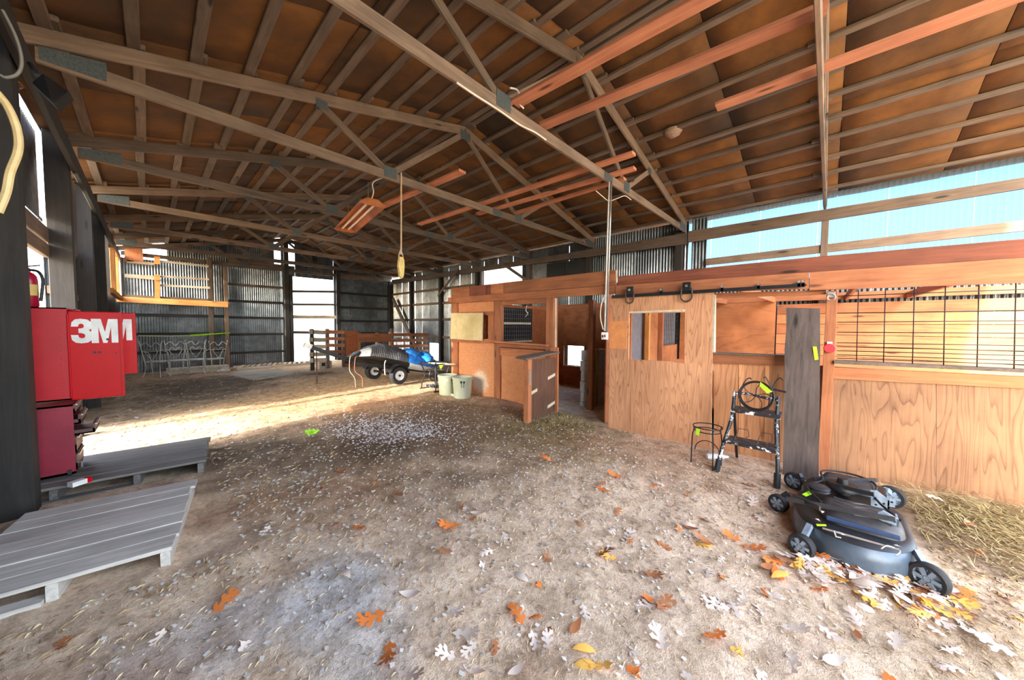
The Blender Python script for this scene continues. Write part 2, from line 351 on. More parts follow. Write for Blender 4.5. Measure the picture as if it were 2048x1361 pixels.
gm, gnt, gbs = newmat('outdoor_ground'); gv = nd(gnt, 'ShaderNodeTexCoord'); gn = nd(gnt, 'ShaderNodeTexNoise', Vector=gv.outputs['Object'], Scale=.8, Detail=8.)
gnt.links.new(ramp(gnt, gn.outputs[0], [(.35, srgb(186, 166, 130)), (.65, srgb(226, 214, 188))]), gbs.inputs['Base Color']); gbs.inputs['Roughness'].default_value = .95
tag(part('ground', MB().box((-45, -45, -.6), (55, 60, -.34)), gm), kind='structure')
# ------------------------------------------------------------------ roof
ceil = tag(thing('ceiling', None, None), kind='structure')
OV = .32
for s in (-1, 1):
    xe = XL - OV if s < 0 else XR + OV
    d = [(XM, rz(XM) + .075), (xe, rz(xe) + .075)]
    part('roof_skin', MB().prism([(d[0][0], YF, d[0][1]), (d[1][0], YF, d[1][1]), (d[1][0], YF, d[1][1] + .02), (d[0][0], YF, d[0][1] + .02)], (0, YB - YF + .2, 0)), GALVD, ceil)
PY = [YF] + TY[:-1] + [YB + .1]
for s in (-1, 1):
    for k in range(11):
        x = XM + s * (.06 + .432 * k)
        if k == 10: x = XM + s * 4.44
        for b in range(len(PY) - 1):
            lap = .16 if (k + b) % 2 else .05; dx = .022 * (1 if b % 2 else -1) + U(-.012, .012)
            z = rz(x + dx) + .0235
            board('purlin', (x + dx, PY[b] - (lap if b else 0), z), (x + dx + U(-.01, .01), PY[b + 1] + (lap if b < len(PY) - 2 else 0), z), .046, .092, GREYD if R() < .75 else GREY, ceil)
# sagging roof boards: one object each, four sizes of mesh data
def sag_panel(L, Wd, amp, seed):
    nu, nv = 12, 4; vs = []
    for j in range(nv + 1):
        for i in range(nu + 1):
            u = i / nu * L; w = j / nv * Wd
            vs.append((u, w, -abs(math.sin(u / .432 * math.pi)) * amp * (.6 + .8 * noise.noise((u * 2, w * 2, seed)))))
    o = len(vs); vs += [(a, b, .012) for a, b, c in vs]
    fs = [(j * (nu + 1) + i, (j + 1) * (nu + 1) + i, (j + 1) * (nu + 1) + i + 1, j * (nu + 1) + i + 1) for j in range(nv) for i in range(nu)]
    fs += [tuple(v + o for v in f[::-1]) for f in fs]
    rim = [j for j in range(nu + 1)] + [j * (nu + 1) + nu for j in range(1, nv + 1)] + [nv * (nu + 1) + i for i in range(nu - 1, -1, -1)] + [j * (nu + 1) for j in range(nv - 1, 0, -1)]
    fs += [(rim[i], rim[(i + 1) % len(rim)], rim[(i + 1) % len(rim)] + o, rim[i] + o) for i in range(len(rim))]
    b = MB(); b.add(vs, fs); me = b.mesh('roof_panel', ROOFB, 2); return me
HL = (XR + OV - XM) / 2 * math.sqrt(1 + SL * SL)
pans = [sag_panel(HL - .006, 1.19 - .008, a, k * 9.1) for k, a in enumerate((.018, .028, .012, .022))]
for s in (-1, 1):
    ex = V((s, 0, -SL)).normalized(); ey = V((0, 1, 0)) if s > 0 else V((0, -1, 0)); ez = ex.cross(ey)
    for h in range(2):
        for b in range(17):
            y = YF + 1.19 * b
            if y > YB: continue
            m = M((ex, ey, ez)).transposed().to_4x4()
            m.translation = V((XM, y if s > 0 else y + 1.182, ZR + .05)) + ex * HL * h
            link('roof_panel', pans[(b * 3 + h + (s > 0)) % 4], ceil, m)
# ------------------------------------------------------------------ trusses
TL = ['roof truss seen edge on, dropping like a pole before the clear wall panels',
      'nearest full grey roof truss, with a white cable strung along its bottom chord',
      'roof truss with blackened left heel and a rope hanging from its middle joint',
      'roof truss behind the hanging orange light, dark at its left heel',
      'pale roof truss whose right end sits above the short diagonal brace',
      'roof truss second from the back wall, over the covered trailer',
      'roof truss just in front of the corrugated back wall',
      'last roof truss, standing against the corrugated back wall']
def truss(k, y):
    t = thing('roof_truss', TL[k], 'truss', (XM, y, ZE), 'roof trusses')
    g = GREY if k not in (3, 6, 7) else GREYD
    board('bottom_chord', (XL - .02, y, ZE + .0625), (XM + .8, y, ZE + .0625), .125, .04, g, t)
    board('bottom_chord', (XM + .803, y, ZE + .0625), (XR + .05, y, ZE + .0625), .125, .04, g, t)
    for s in (-1, 1):
        xe = XL - .1 if s < 0 else XR + .12; n = V((s * SL, 0, 1)).normalized() * .07
        board('top_chord', V((XM + s * .003, y, ZR)) - n, V((xe, y, rz(xe))) - n, .14, .04, g, t)
        xb = XM + s * 1.42; xt = XM + s * 2.34; zb = ZE + .13; y2 = y
        board('web', (xb - s * .04, y2, zb - .01), (XM + s * .05, y2, ZR - .16), .09, .038, g, t)
        board('web', (xb + s * .05, y2, zb - .01), (xt, y2, rz(xt) - .15), .09, .038, g, t)
        for yy in (y - .0225, y + .0225):
            sgn = -1 if yy < y else 1; d = (0, .003 * sgn, 0)
            plate('joint_plate', [(xb - .1, yy, ZE + .03), (xb + .1, yy, ZE + .03), (xb + .1, yy, ZE + .19), (xb - .1, yy, ZE + .19)], d, PLATE, t)
            plate('joint_plate', [(xt - .07, yy, rz(xt) - .2), (xt + .07, yy, rz(xt) - .2), (xt + .07, yy, rz(xt) - .09), (xt - .07, yy, rz(xt) - .09)], d, PLATE, t)
            hx = XL + .0 if s < 0 else XR - .36
            plate('joint_plate', [(hx, yy, ZE + .025), (hx + .36, yy, ZE + .025), (hx + .36, yy, ZE + .13 + (.06 if s < 0 else 0)), (hx, yy, ZE + .13 + (.06 if s > 0 else 0))], d, PLATE, t)
    plate('joint_plate', [(XM - .11, y - .0225, ZR - .24), (XM + .11, y - .0225, ZR - .24), (XM + .11, y - .0225, ZR - .09), (XM - .11, y - .0225, ZR - .09)], (0, -.003, 0), PLATE, t)
    plate('joint_plate', [(XM + .68, y - .0225, ZE + .01), (XM + .93, y - .0225, ZE + .01), (XM + .93, y - .0225, ZE + .115), (XM + .68, y - .0225, ZE + .115)], (0, -.003, 0), PLATE, t)
for k, y in enumerate(TY): truss(k, y)
# ------------------------------------------------------------------ corrugated walls
_cs = {}
def corr(w, z0, z1a, z1b, mat, pitch=.068, amp=.011):
    key = (round(w, 3), round(z0, 2), round(z1a, 2), round(z1b, 2), mat.name)
    if key not in _cs:
        n = max(6, int(round(w / pitch)) * 6); vs = []; fs = []
        for i in range(n + 1):
            u = w * i / n; yy = amp * math.sin(6.2832 * u / pitch); zt = z1a + (z1b - z1a) * i / n
            vs += [(u, yy, z0), (u, yy, zt)]
        fs = [(2 * i, 2 * i + 2, 2 * i + 3, 2 * i + 1) for i in range(n)]
        me = MB().add(vs, fs).mesh('metal_sheet', mat, 2); _cs[key] = me
    return _cs[key]
def sheet(parent, axis, pos, a, b, z0, z1, mat=GALV, name='metal_sheet', z1b=None):
    """a corrugated sheet standing on a wall plane: axis 'X' runs along x at y=pos, 'Y' along y at x=pos"""
    me = corr(b - a, z0, z1, z1 if z1b is None else z1b, mat)
    m = M.Translation((a, pos, 0)) if axis == 'X' else M.Translation((pos, a, 0)) @ M.Rotation(math.pi / 2, 4, 'Z')
    return link(name, me, parent, m)
def row(parent, axis, pos, a, b, z0, z1, mat=GALV, w=.68):
    n = max(1, round((b - a) / w)); e = (b - a) / n
    for i in range(n): sheet(parent, axis, pos + (.004 if i % 2 else 0), a + e * i, a + e * (i + 1), z0, z1, mat)
wb_ = tag(thing('wall_back', None, None, (XM, YB, 0)), kind='structure')
x = -.92
while x < 8.5:
    x1 = min(x + .68, 8.5)
    for e_ in (3.5, 3.72, 4.0, 4.06, 4.22, 5.74):
        if x < e_ - .01 and x1 > e_: x1 = e_
    za, zb = rz(x) + .07, rz(x1) + .07
    if x < .25: za = zb = 3.62
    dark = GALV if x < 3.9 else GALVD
    vent = 3.49 < x < 3.7 or 3.99 < x < 4.2
    if vent: sheet(wb_, 'X', YB, x, x1, 3.95, za, MILK, 'fibreglass_panel', zb); za = zb = 3.95
    if 4.05 < x < 5.7: sheet(wb_, 'X', YB, x, x1, 3.52, za, dark, z1b=zb)
    else: sheet(wb_, 'X', YB, x, x1, -.4, za, dark, z1b=zb)
    x = x1
row_x = [4.06 + .42 * i for i in range(5)]
for i in range(4): tag(sheet(wb_, 'X', YB + .012, row_x[i], row_x[i + 1] - .004, -.3, 3.53, MILK, 'fibreglass_panel'))
def bwall(name, a, b, w, t, mat, y=16.46, par=None): return board(name, (a[0], y, a[1]), (b[0], y, b[1]), w, t, mat, par or wb_)
for xx, w_, m_, zt in ((1.5, .13, GREYD, 3.9), (1.93, .12, GREY, 3.62), (3.86, .16, BLACKW, 4.9), (5.86, .16, BLACKW, 4.4), (8.36, .14, BLACKW, 3.7), (4.02, .1, BLACKW, 3.55)):
    board('post', (xx, 16.36, -.35), (xx, 16.36, zt), .14, w_, m_, wb_, up=(0, -1, 0))
for yp in (527, 572, 604, 636, 669, 705):
    p = ony(510, yp, 16.46); bwall('girt', (2.0, p.z), (3.78, p.z), .13 if yp == 527 else .085, .04, GREYD if yp < 600 else BLACKW)
for yp in (590, 617, 643, 667): p = ony(735, yp, 16.46); bwall('girt', (5.95, p.z), (8.3, p.z), .1, .04, BLACKW)
for yp in (632, 668, 703): p = ony(380, yp, 16.46); bwall('girt', (-.8, p.z), (1.9, p.z), .1, .04, BLACKW)
for yp, m_, w_ in ((583, GREYD, .1), (609, GREYD, .09), (634, PALEW, .14), (665, REDB, .11)):
    a = ony(572, yp, 16.4); b = ony(676, yp + 1, 16.4); board('girt', a, b, w_, .045, GREYD if m_ is REDB else m_, wb_)
p = ony(735, 557, 16.4); bwall('girt', (5.9, p.z), (8.3, p.z), .28, .04, GREYD)
def byq(name, px, mat, y=16.3, t=.04): return plate(name, [ony(a, b, y) for a, b in px], (0, t, 0), mat, wb_)
byq('shelf_edge', [(233, 593), (456, 604), (456, 615), (233, 604)], HONEYX, 16.15, .05)
byq('patch_board', [(249, 498), (285, 497), (287, 524), (249, 523)], STALLZ)
byq('shelf_edge', [(254, 520), (308, 526), (308, 531), (254, 526)], PALEW)
byq('shelf_edge', [(320, 520.5), (417, 531.5), (417, 534.5), (320, 525)], PALEW, 16.2)
byq('shelf_edge', [(249, 548), (309, 552), (309, 560), (249, 555)], PALEW)
byq('shelf_edge', [(320, 551), (418, 557.5), (418, 561), (320, 555)], PALEW, 16.2)
byq('shelf_edge', [(320, 569), (420, 574), (420, 578), (320, 573)], PALEW, 16.2)
byq('shelf_edge', [(240, 589), (417, 598), (417, 603), (240, 594)], GREY, 16.25)
byq('block', [(308, 513), (320, 514), (320, 529), (308, 528)], HONEY, 16.15)
byq('block', [(309, 549), (320, 550), (320, 597), (309, 596)], HONEY, 16.15)
# right wall
wr = tag(thing('wall_right', None, None, (XR, 6, 0)), kind='structure')
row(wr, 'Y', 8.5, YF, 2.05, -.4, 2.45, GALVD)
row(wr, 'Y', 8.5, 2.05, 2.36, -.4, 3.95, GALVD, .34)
row(wr, 'Y', 8.5, 2.42, 4.95, -.4, 3.95, GALV)
row(wr, 'Y', 8.5, 4.95, 5.67, .95, 3.95, GALV, .72); row(wr, 'Y', 8.5, 4.95, 5.67, -.4, .36, GALV, .72)
row(wr, 'Y', 8.5, 5.67, 7.2, -.4, 3.95, GALV)
row(wr, 'Y', 8.5, 7.2, 9.4, -.4, 2.93, GALV); row(wr, 'Y', 8.5, 7.2, 9.4, 3.6, 3.95, GALV)
row(wr, 'Y', 8.5, 9.4, 12.3, -.4, 3.95, GALV)
row(wr, 'Y', 8.5, 12.3, 13.0, .72, 3.95, GALV); row(wr, 'Y', 8.5, 13.0, 15.4, -.4, 3.95, GALV); row(wr, 'Y', 8.5, 15.4, 16.55, -.4, 3.62, GALV)
sheet(wr, 'Y', 8.51, 12.3, 13.0, -.4, .73, MILK, 'fibreglass_panel')
for i in range(3): sheet(wr, 'Y', 8.51, 7.2 + .735 * i, 7.2 + .735 * (i + 1) - .004, 2.92, 3.61, MILK, 'fibreglass_panel')
for i in range(6): sheet(wr, 'Y', 8.515 + .004 * (i % 2), YF + .875 * i, YF + .875 * (i + 1) - .003, 2.44, 3.98, SKY_TINT, 'sky_tint_panel')
for y in TY[1:7]: board('post', (8.42, y + .1, -.3), (8.42, y + .1, 3.68), .14, .15, BLACKW, wr, up=(1, 0, 0))
for y, zt in ((.12, 3.48), (9.45, 3.5), (7.15, 3.5)): board('stud', (8.42, y, 1.5), (8.42, y, zt), .1, .1, GREYD, wr, up=(1, 0, 0))
for zz in (1.0, 1.75, 2.45, 3.05): board('girt', (8.46, 9.5, zz), (8.46, 16.4, zz), .1, .04, GREY, wr)
for zz in (2.62,): board('girt', (8.46, 2.4, zz), (8.46, 7.1, zz), .1, .04, GREYD, wr)
plate('dark_pane', [(8.43, 4.98, 2.9), (8.43, 6.45, 2.9), (8.43, 6.45, 3.42), (8.43, 4.98, 3.42)], (.02, 0, 0), DGLASS, wr)
board('pane_bar', (8.42, 5.7, 2.9), (8.42, 5.7, 3.42), .02, .05, BLACKW, wr, up=(1, 0, 0))
plate('eave_beam', qx(8.33, [(1376, 463), (2110, 345), (2110, 367), (1376, 485)]), (.05, 0, 0), wood('grey_timber', srgb(132, 110, 91), srgb(78, 61, 49), 'Y'), wr)
plate('eave_beam', qx(8.34, [(1374, 466), (1061, 519), (783, 560), (783, 569), (1061, 529), (1374, 488)]), (.05, 0, 0), wood('dark_timber', srgb(118, 100, 86), srgb(66, 54, 46), 'Y'), wr)
plate('girt', qx(8.4, [(1412, 518), (2110, 433), (2110, 455), (1412, 531)]), (.05, 0, 0), wood('grey_timber', srgb(132, 110, 91), srgb(78, 61, 49), 'Y'), wr)
for n, a, b in (('knee_brace', (915, 541), (876, 592)), ('knee_brace', (1007, 529), (1052, 560))):
    pa = onx(*a, 8.25); pb = onx(*b, 8.3); board(n, pa, pb, .1, .04, GREY, wr)
pa = onx(786, 598, 8.25); pb = onx(836, 705, 8.25); board('leaning_brace', pa, pb, .2, .05, GREYD, wr)
# left wall
wl = tag(thing('wall_left', None, None, (-.86, 6, 0)), kind='structure')
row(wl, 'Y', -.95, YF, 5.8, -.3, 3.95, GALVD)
row(wl, 'Y', -.95, 5.8, 7.43, 2.85, 3.95, GALV); row(wl, 'Y', -.95, 7.43, 7.62, 2.85, 2.9, GALV)
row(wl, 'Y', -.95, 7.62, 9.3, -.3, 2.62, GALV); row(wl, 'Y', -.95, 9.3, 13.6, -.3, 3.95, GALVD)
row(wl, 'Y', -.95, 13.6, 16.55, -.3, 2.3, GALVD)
for y in [2.35, 4.62, 7.25, 9.62, 11.95, 14.3, 16.42]:
    board('post', (-.76, y, -.2), (-.76, y, 3.92), .2, .2 if y < 5 else .16, BLACKW, wl, up=(1, 0, 0))
for a, b in ((YF, 7.2), (7.15, 9.7), (9.65, 16.4)): board('eave_beam', (-.62, a, 3.57), (-.62, b, 3.57), .2, .05, BLACKW, wl)
for zz, ww, m_ in ((2.62, .18, GREYD), (2.42, .16, GREY)): board('girt', (-.87, 4.7, zz), (-.87, 7.2, zz), ww, .05, m_, wl)
board('girt', (-.87, 7.3, 1.95), (-.87, 9.6, 1.95), .1, .05, GREY, wl); board('girt', (-.87, 7.3, 2.68), (-.87, 9.6, 2.68), .12, .05, GREYD, wl)
for zz in (.6, 1.4, 2.2): board('girt', (-.87, 9.7, zz), (-.87, 16.4, zz), .1, .05, BLACKW, wl)
board('flap_board', (-.72, 7.95, 3.55), (-.74, 8.05, 2.5), .55, .025, GREYD, wl, up=(0, 1, .1))
for a, b, w_ in ((( -.64, 13.5, 3.5), (-.64, 16.3, 3.5), .1), ((-.64, 13.5, 2.3), (-.64, 16.3, 2.3), .12)): board('window_frame', a, b, w_, .1, HONEY, wl)
for y in (13.7, 15.1, 16.2): board('window_frame', (-.64, y, 2.3), (-.64, y, 3.5), .1, .09, PALEW if y > 16 else HONEY, wl, up=(0, 1, 0))
board('loft_beam', (-.6, 12.2, 2.28), (-.6, 16.3, 2.28), .12, .05, HONEY, wl)
# ------------------------------------------------------------------ horse stall fronts (front face at x = 4.75)
FX = 4.75
def sq(name, px, mat, par, X=FX, t=.04, **k): return plate(name, [onx(a, b, X) for a, b in px], (t, 0, 0), mat, par, **k)
def gp(X, px): return onx(px, 760, X).y
st = thing('stall_front', 'orange lumber stall front with plywood half walls, posts, a long double header beam', 'stall', (FX, .6, 0))
# header: upper row of short blocks then long boards, lower row continuous
for a, b, m_ in ((902.5, 939, STALLY), (940, 971, REDB), (972, 980, REDB), (981, 1007, STALLY)):
    ya = 577.5 - (a - 902) * .113; yb = 577.5 - (b - 902) * .113; la = 594.5 - (a - 902) * .072; lb = 594.5 - (b - 902) * .072
    sq('header_block', [(a, ya), (b, yb), (b, lb), (a, la)], m_, st, FX + (.03 if 971 < a < 981 else 0))
sq('header_board', [(1008, 565.5), (1231, 540), (1231, 570), (1008, 586.5)], STALLY, st, FX - .005)
sq('header_board', [(1236, 553.5), (1640, 513), (2130, 471), (2130, 509), (1640, 543.5), (1236, 572)], REDB, st, FX + .03)
sq('header_board', [(902.5, 595), (1229, 571), (1229, 588), (902.5, 607)], STALLY, st)
sq('header_board', [(1231, 571.5), (1618, 545), (1618, 578), (1231, 591)], STALLY, st)
sq('header_board', [(1619, 545), (2130, 510), (2130, 563), (1619, 581)], STALLY, st)
sq('lintel', [(1425, 587), (1652, 580), (1652, 588.5), (1425, 597)], STALLY, st, FX + .05, .04)
sq('lintel', [(1002, 601), (1092, 597), (1092, 607), (1002, 610)], STALLY, st, FX + .04)
plate('end_board', qx(FX - .02, [(896, 596), (903, 595), (903, 604), (896, 605)]), (.3, 0, 0), STALLY, st)
def post(px0, px1, top, X=FX, t=.1, m_=STALLZ, zb=-.1):
    a = onx(px0, top, X); b = onx(px1, top, X); c = onx((px0 + px1) / 2 , 800, X)
    return part('post', MB().box((X, min(a.y, b.y), zb), (X + t, max(a.y, b.y), a.z)), m_, st, bev=.006)
post(902.5, 915, 607, FX + .03); post(988.5, 1001, 602, FX + .02); post(1092, 1107, 596, FX + .01, .14); 
sq('trim_strip', [(1107, 597), (1111, 597), (1111, 695), (1107, 695)], PALEW, st, FX + .06, .03)
sq('post_plank', [(1101, 696), (1115, 696), (1114, 824), (1099, 826)], STALLZ, st, FX - .03, .04)
sq('wall_panel', [(915, 606), (988, 602), (988, 625), (915, 626)], OSB, st, FX + .06, .015)
sq('rail', [(916, 625), (990, 623), (990, 631), (916, 632)], STALLY, st, FX + .02)
sq('stud', [(976, 631), (988, 631), (988, 680), (976, 679)], STALLZ, st, FX + .04)
sq('backing_panel', [(915, 632), (976, 631), (976, 684), (915, 682)], OSBD, st, FX + .11, .015)
sq('sill_rail', [(902, 678), (990, 678.5), (990, 686.5), (902, 684)], STALLY, st, FX - .01, .05)
mp_, mnt, mbs = newmat('strand_board_mildewed')
if True:
    tcx = nd(mnt, 'ShaderNodeTexCoord'); n0 = nd(mnt, 'ShaderNodeTexNoise', Vector=tcx.outputs['Object'], Scale=46., Detail=7.)
    cc = ramp(mnt, n0.outputs[0], [(.34, srgb(190, 124, 82)), (.64, srgb(218, 156, 110))])
    mpx = nd(mnt, 'ShaderNodeMapping', Vector=tcx.outputs['Object'], Location=(0, -1.9 * 5.45, -1.9 * .3), Scale=(1, 1.9, 1.9))
    ln = nd(mnt, 'ShaderNodeVectorMath', {'operation': 'MULTIPLY'}, _0=mpx.outputs[0], _1=(0, 1, 1)); le = nd(mnt, 'ShaderNodeVectorMath', {'operation': 'LENGTH'}, _0=ln.outputs[0])
    ad = nd(mnt, 'ShaderNodeMath', {'operation': 'ADD'}, _0=le.outputs['Value'], _1=n0.outputs[0])
    cc = mixc(mnt, ramp(mnt, ad.outputs[0], [(.85, (.8, .8, .8)), (1.25, (0, 0, 0))]), cc, srgb(226, 218, 202))
    mnt.links.new(cc, mbs.inputs['Base Color']); mbs.inputs['Roughness'].default_value = .85
sq('wall_panel', [(914, 684), (989, 686), (989, 806), (914, 790)], mp_, st, FX + .07, .015)
sq('counter_ledge', [(990, 682.5), (1092, 690), (1092, 693), (990, 686)], STALLY, st, FX - .07, .16)
sq('counter_rail', [(999, 687), (1092, 693), (1092, 699), (999, 694)], STALLY, st, FX, .04)
sq('counter_rail', [(999, 696), (1092, 703), (1092, 715), (999, 711)], STALLY, st, FX + .02, .04)
sq('wall_panel', [(1000, 711), (1093, 715), (1093, 830), (1000, 812)], OSB, st, FX + .05, .015)
# open bay and right half wall
sq('half_wall_rail', [(1424, 708), (1590, 715), (1590, 733), (1424, 727)], STALLY, st, FX + .0, .04)
sq('half_wall_cap', [(1424, 705.5), (1590, 712), (1590, 715), (1424, 708.5)], GREYD, st, FX - .03, .14)
sq('half_wall_panel', [(1424, 724), (1655, 732), (1655, 950), (1424, 905)], PLYB, st, FX + .03, .015)
for p_ in (1478, 1530): sq('batten', [(p_, 728), (p_ + 9, 728.5), (p_ + 8, 905), (p_ - 1, 905)], PLYB, st, FX + .022, .012)
sq('door_jamb', [(1421, 592), (1430, 591), (1427, 890), (1419, 890)], PALEW, st, FX + .03, .06)
sq('stud', [(1652, 613), (1660, 613), (1646, 940), (1638, 940)], STALLZ, st, FX + .06, .1)
sq('post', [(1653.5, 583), (1676, 581), (1658, 950), (1634, 952)], STALLZ, st, FX - .02, .09, bev=.004)
sq('half_wall_rail', [(1668, 735), (2130, 758), (2130, 782), (1668, 758)], STALLY, st, FX, .045)
sq('half_wall_cap', [(1668, 721.5), (2130, 744), (2130, 750), (1668, 728)], GREYD, st, FX - .05, .16)
sq('half_wall_panel', [(1660, 756), (1872, 768), (1872, 1015), (1655, 960)], PLYZ, st, FX + .02, .015)
sq('half_wall_panel', [(1873, 768), (2130, 780), (2130, 1060), (1873, 1015)], PLYZ, st, FX + .02, .015)
# stall interior: lining on the right wall, a partition and its studs
for zz in range(6): board('lining_plank', (8.34, -3.0, .92 + .19 * zz), (8.34, .75, .92 + .19 * zz), .183, .02, STALL, st)
plate('lining_panel', [(8.3, .77, 2.02), (8.3, 2.5, 2.02), (8.3, 2.5, -.3), (8.3, .77, -.3)], (.02, 0, 0), PLYH, st)
yv0, yv1 = 4.95, 5.67
for (a, b, c, d) in ((2.6, yv0, -.4, 2.02), (yv1, 7.1, -.4, 2.02), (yv0, yv1, .95, 2.02), (yv0, yv1, -.4, .36)):
    plate('lining_panel', [(8.28, a, c), (8.28, b, c), (8.28, b, d), (8.28, a, d)], (.02, 0, 0), PLYH, st)
plate('lining_panel', [(8.28, 7.1, -.4), (8.28, 8.3, -.4), (8.28, 8.3, .9), (8.28, 7.1, .9)], (.02, 0, 0), PLYH, st)
plate('lining_panel', [(8.28, 7.1, 1.95), (8.28, 8.3, 1.95), (8.28, 8.3, 2.1), (8.28, 7.1, 2.1)], (.02, 0, 0), PLYH, st)
for x0, x1, z0, z1 in ((4.9, 5.62, -.3, 2.02), (5.62, 6.4, -.3, .7), (6.4, 7.12, -.3, 2.02), (7.12, 8.3, -.3, 1.12), (7.12, 8.3, 1.93, 2.02)):
    plate('partition_panel', [(x0, 2.55, z0), (x1, 2.55, z0), (x1, 2.55, z1), (x0, 2.55, z1)], (0, .02, 0), PLYH, st)
for xx in (5.6, 6.4, 7.1): board('partition_stud', (xx, 2.5, -.3), (xx, 2.5, 2.02), .09, .05, HONEY if xx == 6.4 else STALL, st, up=(0, 1, 0))
part('passage_post', MB().box((5.5, 3.14, -.2), (5.6, 3.24, 2.0)), STALLZ, st)
plate('side_panel', [(4.8, 6.36, -.1), (8.3, 6.36, -.4), (8.3, 6.36, 2.0), (4.8, 6.36, 2.2)], (0, .02, 0), OSBD, st)
board('top_rail', (8.3, -2.9, 2.08), (8.3, 8.3, 2.08), .12, .05, REDB if False else STALL, st)
for y in (-.9, -.2, .8, 1.6): board('joist', (4.85, y, 2.0), (8.3, y, 2.05), .1, .04, STALL, st)
for x0, x1 in ((5.6, 6.42), (7.1, 8.3)): plate('partition_pane', [(x0, 2.6, .6), (x1, 2.6, .6), (x1, 2.6, 2.0), (x0, 2.6, 2.0)], (0, .01, 0), plain('slate_pane', srgb(112, 112, 118), .6) if x0 < 6 else bpy.data.materials['slate_pane'], st)
pm = MB()
for i in range(11): pm.tube([(7.12 + .11 * i, 2.545, 1.1), (7.12 + .11 * i, 2.545, 1.95)], .004, 4)
for i in range(8): pm.tube([(7.12, 2.542, 1.15 + .1 * i), (8.28, 2.542, 1.15 + .1 * i)], .004, 4)
part('partition_mesh', pm, BLACK, st)
# feed room cage (wire front) on its far wall
cg = thing('wire_cage', 'dark wire cage front seen through the opening above the stall counter', 'cage', (6.9, 6.3, 1.08))
cb = MB()
for i in range(14): x = 6.38 + .085 * i; cb.tube([(x, 6.3, 1.1), (x, 6.3, 1.98)], .004, 4)
part('wires', cb, ALU, cg); cb = MB()
for i in range(8): cb.tube([(6.36, 6.295, 1.14 + .115 * i), (7.5, 6.295, 1.14 + .115 * i)], .004, 4)
part('cross_wires', cb, ALU, cg)
board('cage_rail', (6.34, 6.29, 1.58), (7.5, 6.29, 1.58), .06, .02, PALEW, cg); board('cage_sill', (6.34, 6.29, 1.08), (7.55, 6.29, 1.08), .04, .03, PALEW, cg)
plate('cage_back', [(6.34, 6.34, 1.08), (7.62, 6.34, 1.08), (7.62, 6.34, 2.0), (6.34, 6.34, 2.0)], (0, .01, 0), DGLASS, cg)
hk = smooth_path([onx(1054, 611, FX + .1), onx(1052, 622, FX + .1), onx(1056, 627, FX + .1), onx(1051, 634, FX + .1)])
tag(part('hook', MB().tube(hk, .008), ALU), 'pale metal hook hanging at the top of the opening above the counter', 'hook')
# low block wall inside the doorway
bw = thing('block_wall', 'short pale concrete block wall inside the stall doorway, with a yellow edge strip', 'wall', (6.1, 3.3, 0))
bm0 = MB().box((0, 0, 0), (.395, .19, .192)).mesh('block', BRICKM)
for r_ in range(6):
    for c_ in range(2): link('block', bm0, bw, M.Translation((5.66 + .4 * c_ + (.03 if r_ % 2 else 0), 3.3, -.14 + .2 * r_)))
board('edge_strip', (5.93, 3.28, -.15), (5.93, 3.28, 1.08), .04, .05, wood('yellow_strip', srgb(200, 190, 90), srgb(150, 140, 60), 'X'), bw, up=(0, 1, 0))
# wire stock panel in the right opening
wp = thing('wire_fence', 'black welded wire panel filling the right stall opening above the half wall', 'wire fence', (4.74, -.6, 1.2))
rod = MB()
for px in (1717, 1771, 1829, 1891, 1958, 2032, 2110):
    a = onx(px, 580 - (px - 1700) * .04, 4.76); b = onx(px - 4, 725 + (px - 1700) * .046, 4.76)
    part('upright_wire', MB().tube([a, b], .0042, 5), BLACK, wp, 2)
for y0, y1 in ((593, 579), (627, 621), (645, 642), (665, 667), (686, 692), (694, 703), (702, 712), (710, 722), (717, 730)):
    a = onx(1674, y0, 4.755); b = onx(2120, y0 + (y1 - y0) * 1.18, 4.755); part('cross_wire', MB().tube([a, b], .0042, 5), BLACK, wp, 2)
# ------------------------------------------------------------------ sliding stall door and track
DX = 4.70
dr = thing('sliding_door', 'plywood sliding stall door with a square window hole, hung from an iron track', 'door', (DX, 1.7, 0))
def dq(n, px, m_=PLYD, X=DX, t=.03): return plate(n, qx(X, px), (t, 0, 0), m_, dr)
bd = MB()
P = lambda a, b: onx(a, b, DX)
for pts in ([(1222, 593), (1427, 584), (1427, 624), (1222, 628)], [(1222, 628), (1258, 627), (1257, 719), (1220, 713)], [(1370, 623.5), (1426.5, 623), (1424, 730), (1369, 725)],
            [(1220, 713), (1257, 719), (1257, 880), (1216, 868)], [(1257, 719), (1369, 725), (1369, 900), (1257, 880)], [(1369, 725), (1424, 730), (1420, 905), (1369, 900)]):
    bd.prism([P(*q) for q in pts], (.03, 0, 0))
part('door_panel', bd, PLYD, dr)
sq('patch', [(1220, 643), (1254, 642), (1253, 699), (1219, 697)], plain('tan_sheet', srgb(214, 140, 84), .7), dr, DX - .008, .008)
sq('window_trim', [(1258, 623.5), (1370, 619), (1370, 623.5), (1258, 627)], PALEW, dr, DX - .005, .02)
sq('window_block', [(1352, 719), (1369, 718), (1369, 727), (1351, 725)], STALLY, dr, DX - .006, .05)
sq('edge_trim', [(1426, 590), (1431, 590), (1427, 700), (1423, 700)], PALEW, dr, DX + .0, .03)
tr = thing('door_track', 'long black iron door track with bolts on the header above the sliding door', 'track', (DX - .02, 1.0, 1.95))
plate('rail', qx(DX - .03, [(1224, 591), (1609, 567), (1614, 570), (1609, 574.5), (1224, 597)]), (.012, 0, 0), BLACK, tr)
